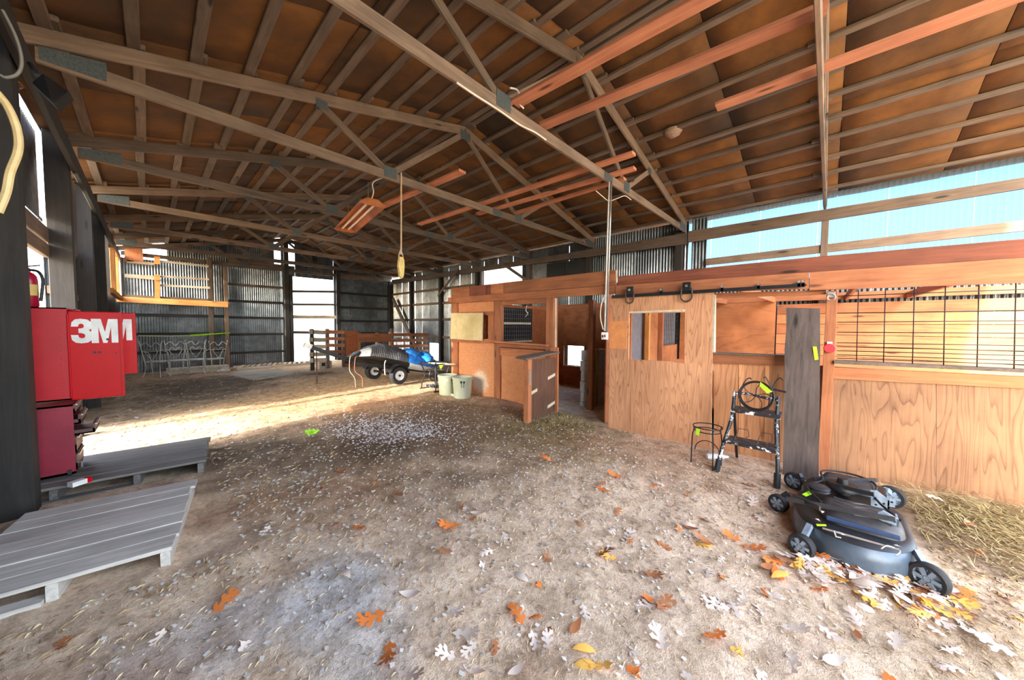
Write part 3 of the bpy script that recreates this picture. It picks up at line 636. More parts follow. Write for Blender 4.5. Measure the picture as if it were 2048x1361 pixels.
for px, py in ((1322, 579), (1444, 573), (1517, 568), (1598, 563), (1606, 562.5)):
    c = onx(px, py + 1, DX - .03); part('bolt', MB().lathe([(0, -.012), (.013, -.012), (.013, .06)], c, 'X', 8), ALU, tr); part('standoff', MB().box((c.x, c.y - .012, c.z - .05), (c.x + .05, c.y + .012, c.z + .012)), BLACK, tr)
for i, (px, py) in enumerate(((1259, 582), (1373, 574))):
    c = onx(px, py, DX - .05); h = thing('door_hanger', ['strap roller hanger on the track at the door\'s left corner', 'roller hanger with a round iron loop, right of the door window top'][i], 'hanger', c, 'door track hangers')
    part('bracket', MB().box((c.x, c.y - .05, c.z - .055), (c.x + .02, c.y + .05, c.z + .06)), BLACK, h, bev=.006)
    part('wheel', MB().lathe([(0, -.02), (.045, -.02), (.05, 0), (.045, .02), (0, .02)], c + V((.035, 0, -.02)), 'X', 16), BLACK, h, True)
    part('bolt', MB().lathe([(0, -.015), (.016, -.015), (.016, .02)], c + V((0, 0, .012)), 'X', 8), ALU, h)
    lp = [c + V((.005, -.062, -.02))] + arc(c + V((.005, 0, -.12)), .066 if i else .055, 0, -math.pi, 12, (0, -1, 0)) + [c + V((.005, .062, -.02))]
    part('strap_loop', MB().tube(lp, .011, 6), plain('rust_iron', srgb(74, 52, 42), .7) if i == 0 else bpy.data.materials['rust_iron'], h, True)
# half door swung open
hd = thing('stall_half_door', 'open half door of dark board with a grey cap, standing out from the stall post', 'door', (4.35, 3.42, 0))
y0 = 3.40
part('door_panel', MB().box((4.07, y0, .02), (4.73, y0 + .025, .98)), wood('umber_board', srgb(104, 68, 48), srgb(58, 36, 26), 'Z'), hd)
part('door_stile', MB().box((3.98, y0 - .02, -.02), (4.07, y0 + .07, 1.0)), STALLZ, hd, bev=.004)
part('door_brace', MB().box((4.07, y0 + .025, .1), (4.73, y0 + .06, .2)), STALLY, hd)
part('door_cap', MB().prism([(3.88, y0 - .06, 1.0), (4.76, y0 - .06, 1.06), (4.76, y0 + .16, 1.07), (3.88, y0 + .16, 1.01)], (0, 0, .025)), GREYD, hd)
for x0, zz in ((4.02, .42), (4.5, .62), (4.5, .14)): part('strap_hinge', MB().prism([(x0, y0 - .012, zz), (x0 + .2, y0 - .012, zz + .05), (x0 + .2, y0 - .012, zz + .1), (x0, y0 - .012, zz + .05)], (0, .01, 0)), PALEW, hd)
part('latch', MB().box((4.0, y0 - .04, .6), (4.03, y0 - .02, .84)), ALU, hd)
# things on the stall front
cb_ = thing('cream_board', 'blank cream painted board propped on the left end of the stall front', 'board', onx(935, 684, FX - .04))
plate('face', qx(FX - .05, [(902.5, 627), (965.5, 626.5), (964.5, 681.5), (900.5, 677.5)]), (.015, 0, 0), CREAM, cb_)
eg = MB()
for a, b in (((902.5, 627), (965.5, 626.5)), ((965.5, 626.5), (964.5, 681.5)), ((964.5, 681.5), (900.5, 677.5)), ((900.5, 677.5), (902.5, 627))): eg.bar(onx(*a, FX - .053), onx(*b, FX - .053), .012, .012)
part('edge_strip', eg, PALEW, cb_)
c = onx(1659, 697, FX - .05); rf = thing('reflector', 'round red reflector disc nailed to the stall post', 'reflector', c)
part('disc', MB().lathe([(0, -.012), (.04, -.012), (.047, -.004), (.047, .012), (0, .012)], c, 'X', 24), plain('red_plastic', srgb(236, 60, 66), .35), rf, True); part('bracket', MB().box((c.x + .005, c.y - .02, c.z + .04), (c.x + .02, c.y + .02, c.z + .065)), WHITE, rf)
c = onx(1663, 591, FX - .05); eb = thing('tie_ring', 'small metal tie ring on a plate at the top of the right stall post', 'ring', c)
part('plate', MB().box((c.x, c.y - .03, c.z - .02), (c.x + .02, c.y + .03, c.z + .03)), ALU, eb); part('ring', MB().tube(arc(c + V((-.01, 0, -.02)), .03, 0, 6.2832, 16, (0, 1, 0))[:-1], .005, 5, True), ALU, eb, True)
wb2 = thing('weathered_slab', 'wide dark weathered board with a lime tape strip, leaning beside the stall post', 'board', onz(1600, 955))
m_ = MB(); a = [onx(1572, 617, 4.6), onx(1640, 619, 4.6)]; bL = onz(1562, 962, .0); bR = onz(1638, 958, .0); bL.x = bR.x = 4.42
seg = []
for i in range(9):
    t = i / 8; l = a[0].lerp(bL, t); r = a[1].lerp(bR, t); j = .012 * noise.noise((i * 1.7, 0, 0)); l.y += j; r.y += .01 * noise.noise((i * 1.3, 5, 0)); seg.append((l, r))
outl = [s_[0] for s_ in seg] + [s_[1] for s_ in reversed(seg)]; m_.prism(outl, (.05, 0, .008)); part('board', m_, OLD, wb2)
tp = [onx(1625, 694, 4.52), onx(1633, 694, 4.52), onx(1637, 720, 4.51), onx(1629, 721, 4.51)]; plate('tape', [p + V((.03, 0, 0)) for p in tp], (.004, 0, 0), LIME, wb2)
# conduit and outlet
cd = thing('conduit', 'pair of pale conduits dropping from the nearest truss to a switch box by the door', 'conduit', (4.68, 2.46, 1.4))
for dx, dy in ((0, 0), (0, -.035)): part('pipe', MB().tube([(4.70, 2.45 + dy, 3.66), (4.70, 2.46 + dy, 3.1), (4.69, 2.475 + dy, 1.45)], .0125, 8), ALU if dy else WHITE, cd, 2)
part('cable', MB().tube(smooth_path([(4.7, 2.49, 2.0), (4.69, 2.54, 1.85), (4.69, 2.55, 1.65), (4.69, 2.5, 1.47)]), .008, 6), CABLE, cd, 2)
c = onx(1209, 673, 4.68); part('switch_box', MB().box((c.x - .02, c.y - .045, c.z - .05), (c.x + .04, c.y + .045, c.z + .06)), WHITE, cd, bev=.006)
part('switch', MB().box((c.x - .03, c.y - .03, c.z - .012), (c.x - .02, c.y - .01, c.z + .02)), RED, cd)
part('socket', MB().box((c.x - .024, c.y + .01, c.z - .02), (c.x - .018, c.y + .03, c.z + .02)), BLACK, cd)
# ------------------------------------------------------------------ left side: platforms, cabinets, post fittings
def platform(name, label, c, ang, L, D, n, top, pm=None):
    pm = pm or SILVER
    t = thing(name, label, 'platform', (c[0], c[1], 0), 'wooden floor platforms')
    ca, sa = math.cos(ang), math.sin(ang); ex = V((ca, sa, 0)); ey = V((-sa, ca, 0)); o = V((c[0], c[1], 0))
    w = D / n
    for i in range(n):
        a = o + ey * (w * (i + .5)) + V((0, 0, top - .012 + U(-.003, .003))); dl = U(-.02, .02); j = U(-.004, .004)
        board('plank', a + ex * (-L) + ey * j, a + ex * dl, .024, w - .005, pm, t)
    for u in (.03, .47, .95, 1.35):
        if u < L: board('runner', o + ex * (-u) + ey * .01 + V((0, 0, (top - .025) / 2 - .02)), o + ex * (-u) + ey * (D - .01) + V((0, 0, (top - .025) / 2 - .02)), top - .02 + .03, .045, pm, t)
    board('skid', o + ex * -L + ey * .03 + V((0, 0, .005)), o + ex * -.5 + ey * .03 + V((0, 0, .005)), .03, .09, pm, t)
    return t
platform('wooden_platform', 'silvered plank platform nearest the camera, lit pale grey', (.05, 2.98, 0), -.16, .92, 1.18, 7, .12)
platform('wooden_platform', 'darker plank platform under the red cabinets', (.335, 4.62, 0), -.13, 1.25, .93, 6, .13, wood('dark_planks', srgb(138, 134, 128), srgb(72, 68, 64), var=.15, knots=False))
def cabinet(y, label, w=.44, z0=.80, z1=1.665, dw=.338):
    t = thing('wall_cabinet', label, 'cabinet', (-.62, y, z0), 'red wall cabinets')
    x0, x1 = -.78, -.535; b = MB(); e = .012
    b.box((x0, y, z0), (x1, y + e, z1)).box((x0, y + w - e, z0), (x1, y + w, z1)).box((x0, y, z0), (x1, y + w, z0 + e)).box((x0, y, z1 - e), (x1, y + w, z1)).box((x0, y, z0), (x0 + e, y + w, z1))
    part('body', b, DRED if False else speckle('cabinet_red', srgb(176, 2, 26), srgb(196, 6, 32), srgb(160, 6, 30), 4., .42) if 'cabinet_red' not in bpy.data.materials else bpy.data.materials['cabinet_red'], t)
    hb = MB()
    for i in range(12): hb.lathe([(0, -.002), (.004, -.002), (.004, .002)], (x1 - .045, y, z0 + .07 + .065 * i), 'Y', 6)
    part('rivets', hb, BLACK, t)
    d = MB().box((x1 + .002, y - .005, z0 - .01), (x1 + dw, y + .02, z1 - .03)); dd = part('door', d, RED, t, bev=.008)
    part('door_flange', MB().box((x1 + dw - .02, y - .012, z0 - .01), (x1 + dw - .003, y - .005, z1 - .03)), RED, dd)
    part('hinge', MB().lathe([(.006, z0 + .02), (.006, z1 - .06)], (x1 + .002, y - .004, 0), 'Z', 8), RED, t)
    lx, lz, lw, lh = x1 + dw - .32, z1 - .335, .29, .235
    three = [(.02, .32), (.05, .15), (.2, .03), (.45, 0), (.75, .03), (.93, .14), (.97, .28), (.92, .40), (.80, .47), (.93, .55), (1, .7), (.93, .87), (.75, .97), (.45, 1), (.2, .97), (.04, .86), (0, .66), (.32, .66), (.36, .76), (.47, .8), (.6, .77), (.64, .69), (.58, .61), (.42, .58), (.34, .58), (.34, .40), (.42, .40), (.55, .37), (.6, .3), (.55, .22), (.46, .2), (.36, .23), (.33, .32)]
    em = [(0, 0), (.36, 0), (.5, .55), (.64, 0), (1, 0), (1, 1), (.74, 1), (.74, .33), (.58, 1), (.42, 1), (.26, .33), (.26, 1), (0, 1)]
    for nm, pts, u0, u1 in (('letter', three, 0, .46), ('letter', em, .42, 1)):
        me = bpy.data.meshes.new(nm); bm = bmesh.new()
        vs = [bm.verts.new((lx + (u0 + (u1 - u0) * a) * lw, y - (.0065 if u0 == 0 else .0072), lz + (1 - q) * lh)) for a, q in pts]
        f = bm.faces.new(vs); r_ = bmesh.ops.extrude_face_region(bm, geom=[f]); bmesh.ops.translate(bm, verts=[v for v in r_['geom'] if isinstance(v, bmesh.types.BMVert)], vec=(0, .003, 0))
        bmesh.ops.triangulate(bm, faces=bm.faces); bmesh.ops.recalc_face_normals(bm, faces=bm.faces); bm.to_mesh(me); bm.free(); me.materials.append(WHITE); lo = link(nm, me, dd); lo['label'] = 'white number 3' if u0 == 0 else 'white letter M'
    hb = MB()
    for dx, dz, rr in ((.155, .44, .011), (.185, .44, .011), (.29, .43, .006), (.24, .585, .011)): hb.lathe([(0, -.012), (rr, -.012), (rr, -.004)], (x1 + dx, y, z0 + dz if dz < .55 else z0 + .565), 'Y', 10)
    part('lock_hole', hb, BLACK, dd)
    return t
cabinet(5.2, 'front red wall cabinet with its 3M door swung open')
cabinet(5.72, 'second red wall cabinet, its open door mostly hidden by the front one', .42, .97, 1.668, .418)
lc = thing('tool_cabinet', 'dark red floor cabinet with a half open drawer on the dark platform', 'cabinet', (-.6, 5.1, .13))
b = MB(); b.box((-.78, 4.98, .15), (-.505, 4.995, .785)).box((-.78, 5.42, .15), (-.505, 5.435, .785)).box((-.78, 4.98, .15), (-.76, 5.43, .785)).box((-.78, 4.98, .15), (-.505, 5.43, .17)).box((-.78, 4.98, .77), (-.505, 5.43, .785))
part('body', b, DRED, lc)
dm = plain('dusty_drawer', srgb(96, 66, 62), .6)
for i, (zz, pull) in enumerate(((.70, .0), (.60, .03), (.50, .11), (.34, 0), (.18, 0))):
    hgt = .085 if zz > .45 else .14
    d = part('drawer', MB().box((-.74, 5.0, zz), (-.497 + pull, 5.415, zz + .012)).box((-.51 + pull, 5.0, zz), (-.497 + pull, 5.415, zz + hgt)).box((-.74, 5.0, zz), (-.497 + pull, 5.008, zz + hgt * .5)), dm, lc)
    part('handle', MB().box((-.497 + pull, 5.05, zz + hgt - .02), (-.485 + pull, 5.37, zz + hgt - .008)), ALU, d)
part('side_handle', MB().tube([(-.5, 4.985, .25), (-.47, 4.98, .25), (-.47, 4.98, .2)], .008), ALU, lc)
part('caster', MB().lathe([(0, -.012), (.035, -.012), (.035, .012), (0, .012)], (-.54, 5.0, .165 - .0), 'X', 12), RUBBER, lc)
fe = thing('fire_extinguisher', 'red fire extinguisher with a black hose standing on the front wall cabinet', 'fire extinguisher', (-.75, 5.3, 1.666))
part('cylinder', MB().lathe([(0, 1.667), (.05, 1.667), (.056, 1.675), (.056, 1.9), (.05, 1.945), (.034, 1.972), (.018, 1.982), (.018, 1.99), (0, 1.99)], (-.75, 5.3, 0), 'Z', 24), speckle('extinguisher_red', srgb(150, 14, 44), srgb(180, 20, 54), None, 5., .3), fe, True)
part('valve', MB().box((-.765, 5.285, 1.985), (-.735, 5.315, 2.02)), ALU, fe); part('lever', MB().prism([(-.78, 5.288, 2.018), (-.68, 5.288, 2.045), (-.68, 5.312, 2.045), (-.78, 5.312, 2.018)], (0, 0, .01)), BLACK, fe)
part('hose', MB().tube(smooth_path([(-.745, 5.29, 2.0), (-.69, 5.27, 1.99), (-.665, 5.26, 1.92), (-.672, 5.25, 1.8), (-.68, 5.25, 1.72)]), .011, 8), BLACK, fe, True)
part('label_band', MB().lathe([(.0568, 1.77), (.0568, 1.87)], (-.75, 5.3, 0), 'Z', 24), YEL, fe)
fl = thing('floodlight', 'dark box floodlight on the left eave beam, above the front post', 'floodlight', (-.45, 3.9, 3.2))
b0 = onx(62, 168, -.5); part('housing', MB().prism([onx(64, 165, -.5), onx(86, 147, -.42), onx(137, 182, -.33), onx(106, 206, -.36)], (.0, .25, .05)), BLACK, fl); part('lens', MB().prism([onx(66, 169, -.5), onx(106, 204, -.36), onx(134, 184, -.33), onx(100, 165, -.42)], (0, -.006, 0)), DGLASS, fl)
part('bracket', MB().tube([onx(60, 128, -.55), onx(75, 152, -.47)], .015), BLACK, fl)
hp = smooth_path([ony(-8, 184, 3.4), ony(14, 212, 3.4), ony(31, 250, 3.4), ony(37, 285, 3.42), ony(33, 312, 3.42), ony(20, 345, 3.4), ony(12, 385, 3.4), ony(-4, 425, 3.4)])
tag(part('hose', MB().tube(hp, .018, 8), plain('cream_hose', srgb(226, 198, 142), .5), None, True), 'cream hose hanging in a curve against the dark front post', 'hose')
hp = smooth_path([ony(0, 150, 3.6), ony(12, 155, 3.6), ony(32, 150, 3.6), ony(42, 135, 3.6), ony(42, 110, 3.6), ony(30, 70, 3.6), ony(5, 20, 3.6)])
tag(part('cable', MB().tube(hp, .008, 6), plain('grey_cable', srgb(120, 114, 104), .6), None, True), 'thin grey cable looping down at the top of the dark front post', 'cable')
cp = thing('drink_box', 'small red and white drink box lying on the darker platform', 'drink box', onz(160, 969, .13))
c = onz(160, 969, .13); part('carton', MB().box((-.06, -.03, 0), (.03, .03, .04)).xf(M.Translation(c) @ M.Rotation(.6, 4, 'Z')), WHITE, cp); part('red_end', MB().box((.03, -.03, 0), (.06, .03, .041)).xf(M.Translation(c) @ M.Rotation(.6, 4, 'Z')), RED, cp)
c = onz(345, 993, .0); cu = thing('paper_cup', 'crushed red paper cup on the dirt at the platform corner', 'cup', (c.x, c.y, gz(c.x, c.y)))
part('wall', MB().lathe([(.022, -.045), (.035, .045), (.032, .045), (.02, -.04)], (c.x, c.y, gz(c.x, c.y) + .034), 'X', 14), plain('cup_red', srgb(206, 60, 72), .6), cu, True)
# ------------------------------------------------------------------ hanging and stored things overhead
ls = thing('shop_light', 'orange hooded shop light with two tubes, hanging from the truss beyond the rope', 'ceiling light', (2.5, 6.0, 3.4))
A = onz(752, 405, 3.35); A.x += .0
def lightpt(u, v, w): # u along, v across, w up
    a0 = V((2.37, 5.15, 3.36)); a1 = V((2.66, 7.0, 3.36)); x = (a1 - a0).normalized(); y = V((0, 0, 1)).cross(x); return a0 + x * u - y * v + V((0, 0, w))
Lh = 1.87
pr = [(-.2, -.0), (-.19, .012), (-.08, .09), (.08, .09), (.19, .012), (.2, 0), (.185, 0), (.075, .075), (-.075, .075), (-.185, 0)]
part('hood', MB().prism([lightpt(0, v, w) for v, w in pr], lightpt(Lh, 0, 0) - lightpt(0, 0, 0)), ORANGEM, ls)
for u in (-.0, Lh - .01): part('end_cap', MB().prism([lightpt(u, v, w) for v, w in ((-.19, 0), (-.08, .085), (.08, .085), (.19, 0), (.12, -.02), (-.12, -.02))], lightpt(.012, 0, 0) - lightpt(0, 0, 0)), ORANGEM, ls)
for v in (-.055, .055): part('tube', MB().tube([lightpt(.03, v, .035), lightpt(Lh - .03, v, .035)], .019, 10), plain('milk_tube', srgb(236, 224, 210), .3) if v < 0 else bpy.data.materials['milk_tube'], ls, True)
part('ballast', MB().prism([lightpt(.3, v, w) for v, w in ((-.05, .09), (.05, .09), (.05, .14), (-.05, .14))], lightpt(1.2, 0, 0) - lightpt(0, 0, 0)), ORANGEM, ls)
part('cord', MB().tube(smooth_path([lightpt(.06, 0, .1), lightpt(.03, .02, .2), lightpt(-.06, .0, .32), (2.56, 4.86, 3.78)]), .008, 6), CABLE, ls, True)
for u in (.25, 1.6): part('chain', MB().tube([lightpt(u, 0, .1), lightpt(u, 0, .42)], .004, 5), ALU, ls)
rp = thing('rope', 'tan rope hanging from the truss with a yellow block tied at its end', 'rope', (2.65, 4.82, 2.26))
part('cord', MB().tube(smooth_path([(2.66, 4.82, 3.83), (2.655, 4.82, 3.2), (2.65, 4.82, 2.7), (2.645, 4.82, 2.6)]), .012, 7), ROPE, rp, True)
part('loop', MB().tube(smooth_path([(2.645, 4.82, 2.68), (2.61, 4.82, 2.57), (2.645, 4.82, 2.5), (2.68, 4.82, 2.57), (2.645, 4.82, 2.67)]), .008, 6), ROPE, rp, True)
blk = MB()
for i, (w_, zz) in enumerate(((.028, 2.56), (.045, 2.52), (.05, 2.42), (.042, 2.32), (.034, 2.27), (.012, 2.24))):
    blk.v += [(2.645 - w_ + .01 * (i % 2), 4.80, zz), (2.645 + w_, 4.80, zz), (2.645 + w_, 4.85, zz), (2.645 - w_ + .01 * (i % 2), 4.85, zz)]
for i in range(5):
    o = i * 4
    for k in range(4): blk.f.append((o + k, o + (k + 1) % 4, o + 4 + (k + 1) % 4, o + 4 + k)); blk.mi.append(0)
blk.f += [(0, 3, 2, 1), (20, 21, 22, 23)]; blk.mi += [0, 0]
part('block', blk, YEL, rp)
LB = [((1030, 207), (1620, -118), 3.845, .14, 'first pink board from the middle joint, tied with cable at its near end'), ((1085, 252), (1655, 15), 3.845, .14, 'long bright pink board running from the nearest truss to the edge-on truss'),
      ((1433, 214), (2060, -18), 3.86, .14, 'pink board with a free end hanging past the edge-on truss'), ((760, 415), (925, 343), 3.84, .14, 'short pink board above the hanging orange light'),
      ((839, 449), (1268, 307), 3.835, .12, 'uppermost of three stored pink boards between the two near trusses'), ((956, 428), (1270, 337), 3.835, .12, 'middle one of three stored pink boards between the two near trusses'), ((1030, 427), (1250, 358), 3.83, .10, 'lowest and shortest of three stored pink boards between the two near trusses')]
for i, (a, b, zz, w_, lb) in enumerate(LB):
    o = board('stored_board', onz(*a, zz), onz(*b, zz), .04 if i not in (0, 1, 2) else .038, w_, PINK); tag(o, lb, 'board', 'pink boards stored on the trusses')
wp_ = smooth_path([ony(913, 165, 2.46), ony(950, 190, 2.45), ony(1000, 222, 2.45), ony(1040, 250, 2.46), ony(1070, 265, 2.46), ony(1092, 280, 2.47)])
tag(part('white_cable', MB().tube(wp_, .009, 6), CABLE, None, True), 'white cable strung under the nearest truss bottom chord', 'cable')
cz = smooth_path([ony(1020, 176, 2.44), ony(1034, 180, 2.44), ony(1040, 195, 2.43), ony(1038, 205, 2.43), ony(1047, 217, 2.44)])
tag(part('cable_tie', MB().tube(cz, .009, 6), CABLE, None, True), 'short pale cable looped beside the nearest truss middle plate', 'cable')
cz = smooth_path([ony(1192, 382, 2.5), ony(1205, 393, 2.5), ony(1218, 402, 2.48), ony(1235, 397, 2.48), ony(1250, 392, 2.48), ony(1262, 400, 2.48)])
tag(part('slack_cable', MB().tube(cz, .006, 6), CABLE, None, True), 'slack pale cable at the top of the conduit', 'cable')
ns = thing('mud_nest', 'small grey wasp nest stuck on the roof boards right of the stored boards', 'nest', (5.9, 1.4, 4.5))
d = ray(1345, 262); t_ = (ZR + .03 + SL * XM - H) / (d.z + SL * d.x); c = CP + d * t_
nm_ = MB()
for i in range(7):
    for k in range(10):
        a = 6.2832 * k / 10; rr = .13 * math.sin(math.pi * (i + .5) / 7 * .5 + .2) * (1 + .25 * noise.noise((i, k * 1.3, 2)))
        nm_.v.append((c.x + rr * math.cos(a) * 1.2, c.y + rr * math.sin(a), c.z - .10 * (1 - i / 6) ** 1.0 + .0))
nm_.f += [(i * 10 + k, i * 10 + (k + 1) % 10, (i + 1) * 10 + (k + 1) % 10, (i + 1) * 10 + k) for i in range(6) for k in range(10)] + [tuple(range(10))]; nm_.mi += [0] * 61
part('shell', nm_, speckle('nest_paper', srgb(120, 96, 80), srgb(156, 130, 112), None, 30., .9), ns, True)
# ------------------------------------------------------------------ back of the barn: chairs, rails, slab
def heart_chair():
    t = thing('garden_chair', '', 'chair', (0, 0, 0), 'white iron garden chairs')
    s = MB().prism([(.21 * math.copysign(abs(math.cos(a)) ** .6, math.cos(a)), .2 * math.copysign(abs(math.sin(a)) ** .6, math.sin(a)), .44) for a in [6.2832 * k / 20 for k in range(20)]], (0, 0, .03))
    part('seat', s, IRONW, t)
    for sx in (-1, 1):
        part('leg', MB().tube(smooth_path([(sx * .19, -.18, .45), (sx * .2, -.2, .28), (sx * .17, -.17, .12), (sx * .21, -.23, 0)], 4), .012, 6), IRONW, t, True)
        part('leg', MB().tube(smooth_path([(sx * .17, .18, .45), (sx * .16, .17, .25), (sx * .2, .25, 0)], 4), .012, 6), IRONW, t, True)
        part('back_upright', MB().tube(smooth_path([(sx * .17, .19, .45), (sx * .2, .22, .7), (sx * .235, .25, .98), (sx * .26, .24, 1.06)], 4), .012, 6), IRONW, t, True)
        part('arm', MB().tube(smooth_path([(sx * .215, .23, .8), (sx * .25, .05, .74), (sx * .23, -.12, .7), (sx * .2, -.17, .46)], 4), .009, 6), IRONW, t, True)
    h = []
    for sx in (1, -1):
        pts = [(0, .21, .5), (sx * .1, .22, .66), (sx * .14, .23, .76), (sx * .1, .235, .83), (sx * .04, .23, .81), (0, .225, .75)]
        h.append(smooth_path(pts, 4))
    part('heart', MB().tube(h[0], .009, 6).tube(h[1], .009, 6), IRONW, t, True)
    part('top_rail', MB().tube(smooth_path([(-.22, .24, .93), (-.11, .245, 1.02), (0, .235, .9), (.11, .245, 1.02), (.22, .24, .93)], 5), .01, 6), IRONW, t, True)
    part('cross_rail', MB().tube([(-.2, .225, .77), (.2, .225, .77)], .007, 6), IRONW, t)
    part('stretcher', MB().tube(arc((0, 0, .13), .14, 0, 6.2832, 18, (1, 0, 0), (0, 1, 0))[:-1], .007, 5, True), IRONW, t, True)
    return t
ch = heart_chair()
for i, (x, y, rz_, lb) in enumerate(((.08, 14.75, 2.7, 'dingy white iron garden chair at the left end of the row, nearest the red cabinets'), (.54, 14.9, .12, 'white iron garden chair second from the left of the row'),
                                 (.97, 14.95, -.08, 'white iron heart back chair third from the left, its heart shape plain to see'), (1.45, 15.0, 3.4, 'white iron garden chair at the right end of the row, beside the wooden post'))):
    c = ch if i == 0 else dup(ch); c.location = (x, y, gz(x, y) + .0); c.rotation_euler = (0, 0, rz_); c.scale = (1, 1, 1.02); c['label'] = lb
t = thing('concrete_ledge', 'low concrete ledge on the ground behind the row of white chairs', 'ledge', (1, 15.5, -.15)); part('ledge', MB().box((.3, 15.35, -.2), (1.85, 15.75, .06)), CONC, t, bev=.015)
rb = thing('ribbon', 'lime ribbon stretched above the white chairs to the wooden post', 'ribbon', ony(456, 667, 15.1))
rp_ = [ony(276, 672, 14.3), ony(340, 672.5, 14.6), ony(380, 671.5, 14.8), ony(418, 669, 15.0), ony(461, 666, 16.2)]
for i in range(4): part('length', MB().bar(rp_[i], rp_[i + 1], .05 if i > 1 else .03, .006), LIME if i > 1 else plain('faded_ribbon', srgb(186, 200, 150), .6) if i == 0 else bpy.data.materials['faded_ribbon'], rb)
c = onz(447, 738, -.06); c.z = gz(c.x, c.y); tag(part('bowl', MB().lathe([(.2, 0), (.19, .02), (.15, .055), (.08, .075), (0, .08)], c, 'Z', 20), WHITE, None, True), 'white bowl turned upside down on the dirt near the post', 'bowl')
c = onz(432, 736, -.05); tag(part('brick', MB().box((c.x - .2, c.y - .1, gz(c.x, c.y) - .02), (c.x + .15, c.y + .1, gz(c.x, c.y) + .1)), speckle('orange_brick', srgb(172, 100, 66), srgb(206, 132, 92), None, 14., .9), None, bev=.01), 'orange brick on the dirt at the foot of the wooden post', 'brick')
sl_ = MB().prism([(p.x, p.y, gz(p.x, p.y) - .03) for p in (onz(456, 752, -.06), onz(505, 764, -.04), onz(590, 752, -.06), onz(560, 740, -.08), onz(490, 739, -.08))], (0, 0, .06)); tag(part('concrete_slab', sl_, CONC), 'broken pale concrete slab on the dirt before the back wall', 'slab')
pl = thing('slat_pallet', 'pale slats standing in for stripes of sunlight on the ground below the back wall', 'pallet', (3, 15.7, -.1), None)  # slats added to draw stripes of sunlight on the ground
for i in range(13): x = 2.1 + .17 * i; board('slat', (x, 15.25, gz(x, 15.25) + .075), (x + .28, 16.2, gz(x, 16.2) + .075), .018, .085, PALEW, pl)
for y in (15.3, 16.1): board('runner', (2.05, y, gz(3, y) + .035), (4.6, y, gz(3, y) + .035), .07, .04, SILVER, pl)
c = onz(650, 733); cbk = thing('concrete_block', 'pale concrete block on the ground under the grey rail gate', 'block', c); part('block', MB().box((c.x - .22, c.y - .1, -.15), (c.x + .2, c.y + .1, .19)), CONC, cbk, bev=.012); part('core_hole', MB().box((c.x - .14, c.y - .105, .02), (c.x - .03, c.y - .095, .14)), DGLASS, cbk)
FY = 12.9
def rails(name, label, x0, x1, zs, mat, cat='fence', w=.13, y0=FY, y1=FY, posts=(), pm_=None, group=None):
    t = thing(name, label, cat, (x0, y0, 0), group)
    for z in zs: board('rail', (x0, y0, z), (x1, y1, z - .03), w, .03, mat, t)
    for x in posts:
        y = y0 + (y1 - y0) * (x - x0) / (x1 - x0)
        board('post', (x, y + .05, -.2), (x, y + .05, 1.36), .12, .1, pm_ or GREYD, t, up=(0, -1, 0))
    return t
rails('rail_gate', 'grey weathered rail gate left of the dark fence post', 3.62, 4.2, (1.26, 1.0, .76, .5, .3), PALEW, 'gate', .14, 12.7, 12.9, (3.72,), BLACKW)
rails('rail_fence', 'short brown rail fence between the dark fence post and the plywood sheet', 4.2, 4.82, (1.26, 1.02, .78, .55), STALL, 'fence', .12, posts=(4.26, 4.8), pm_=GREYD)
t = thing('plywood_sheet', 'red brown plywood sheet standing between the rails', 'board', (5.05, FY, 0)); part('sheet', MB().box((4.86, FY, -.15), (5.3, FY + .02, 1.28)), OSBD, t); board('batten', (5.28, FY - .02, -.1), (5.28, FY - .02, 1.26), .05, .03, STALL, t, up=(0, 1, 0))
t = thing('plank_partition', 'orange plank partition behind the covered trailer', 'partition', (5.9, FY, 0))
for z in (1.1, .93, .5, .32, .14): board('plank', (5.32, FY - .03, z), (6.62, FY - .03, z - .02), .165, .03, STALL if z > .6 else OSBD and STALL, t)
for x in (5.35, 6.05, 6.6): board('post', (x, FY + .03, -.2), (x, FY + .03, 1.2), .12, .08, HONEY, t, up=(0, -1, 0))
rails('rail_fence', 'long brown rail fence from the plank partition to the right wall', 6.65, 8.35, (1.12, .88, .64, .4, .18), STALL, 'fence', .12, posts=(6.68,), pm_=GREYD)
c = onz(634, 767); tag(part('rod', MB().tube([(c.x, c.y, gz(c.x, c.y) - .05), (c.x, c.y, 1.53 - 52 / FPX * (c.dot(V((fw.x, fw.y, 0)))))], .014, 6), plain('rust_rod', srgb(86, 58, 44), .8)), 'thin rusty rod standing in the dirt under the trailer tongue', 'rod')
# ------------------------------------------------------------------ trailer with a covered craft
tl = thing('trailer', 'black two wheeled trailer tipped back, its tongue pointing left', 'trailer', (4.25, 8.65, 0))
TYC = 8.62
rim_m = plain('white_rim', srgb(222, 224, 226), .4)
for y, s in ((7.92, -1), (9.32, 1)):
    c = (4.25, y, .225 + gz(4.25, y))
    w = part('wheel', MB().lathe([(.12, -.075), (.19, -.085), (.222, -.06), (.226, 0), (.222, .06), (.19, .085), (.12, .075)], c, 'Y', 28), RUBBER, tl, True)
    part('rim', MB().lathe([(.122, -.075), (.118, -.05), (.1, -.035), (.075, -.05), (.05, -.055), (.03, -.06), (.0, -.06)], c, 'Y', 24), rim_m, w, True)
    part('hub', MB().lathe([(.03, -.06), (.03, -.085), (0, -.09)], c, 'Y', 12), BLACK, w)
    fpts = arc((4.25, 0, c[2]), .275, .15, 2.8, 10)
    part('fender', MB().prism([(p.x, y - .1, p.z) for p in fpts] + [(p.x, y - .1, p.z) for p in arc((4.25, 0, c[2]), .26, 2.8, .15, 10)], (0, .2, 0)), BLACK, tl)
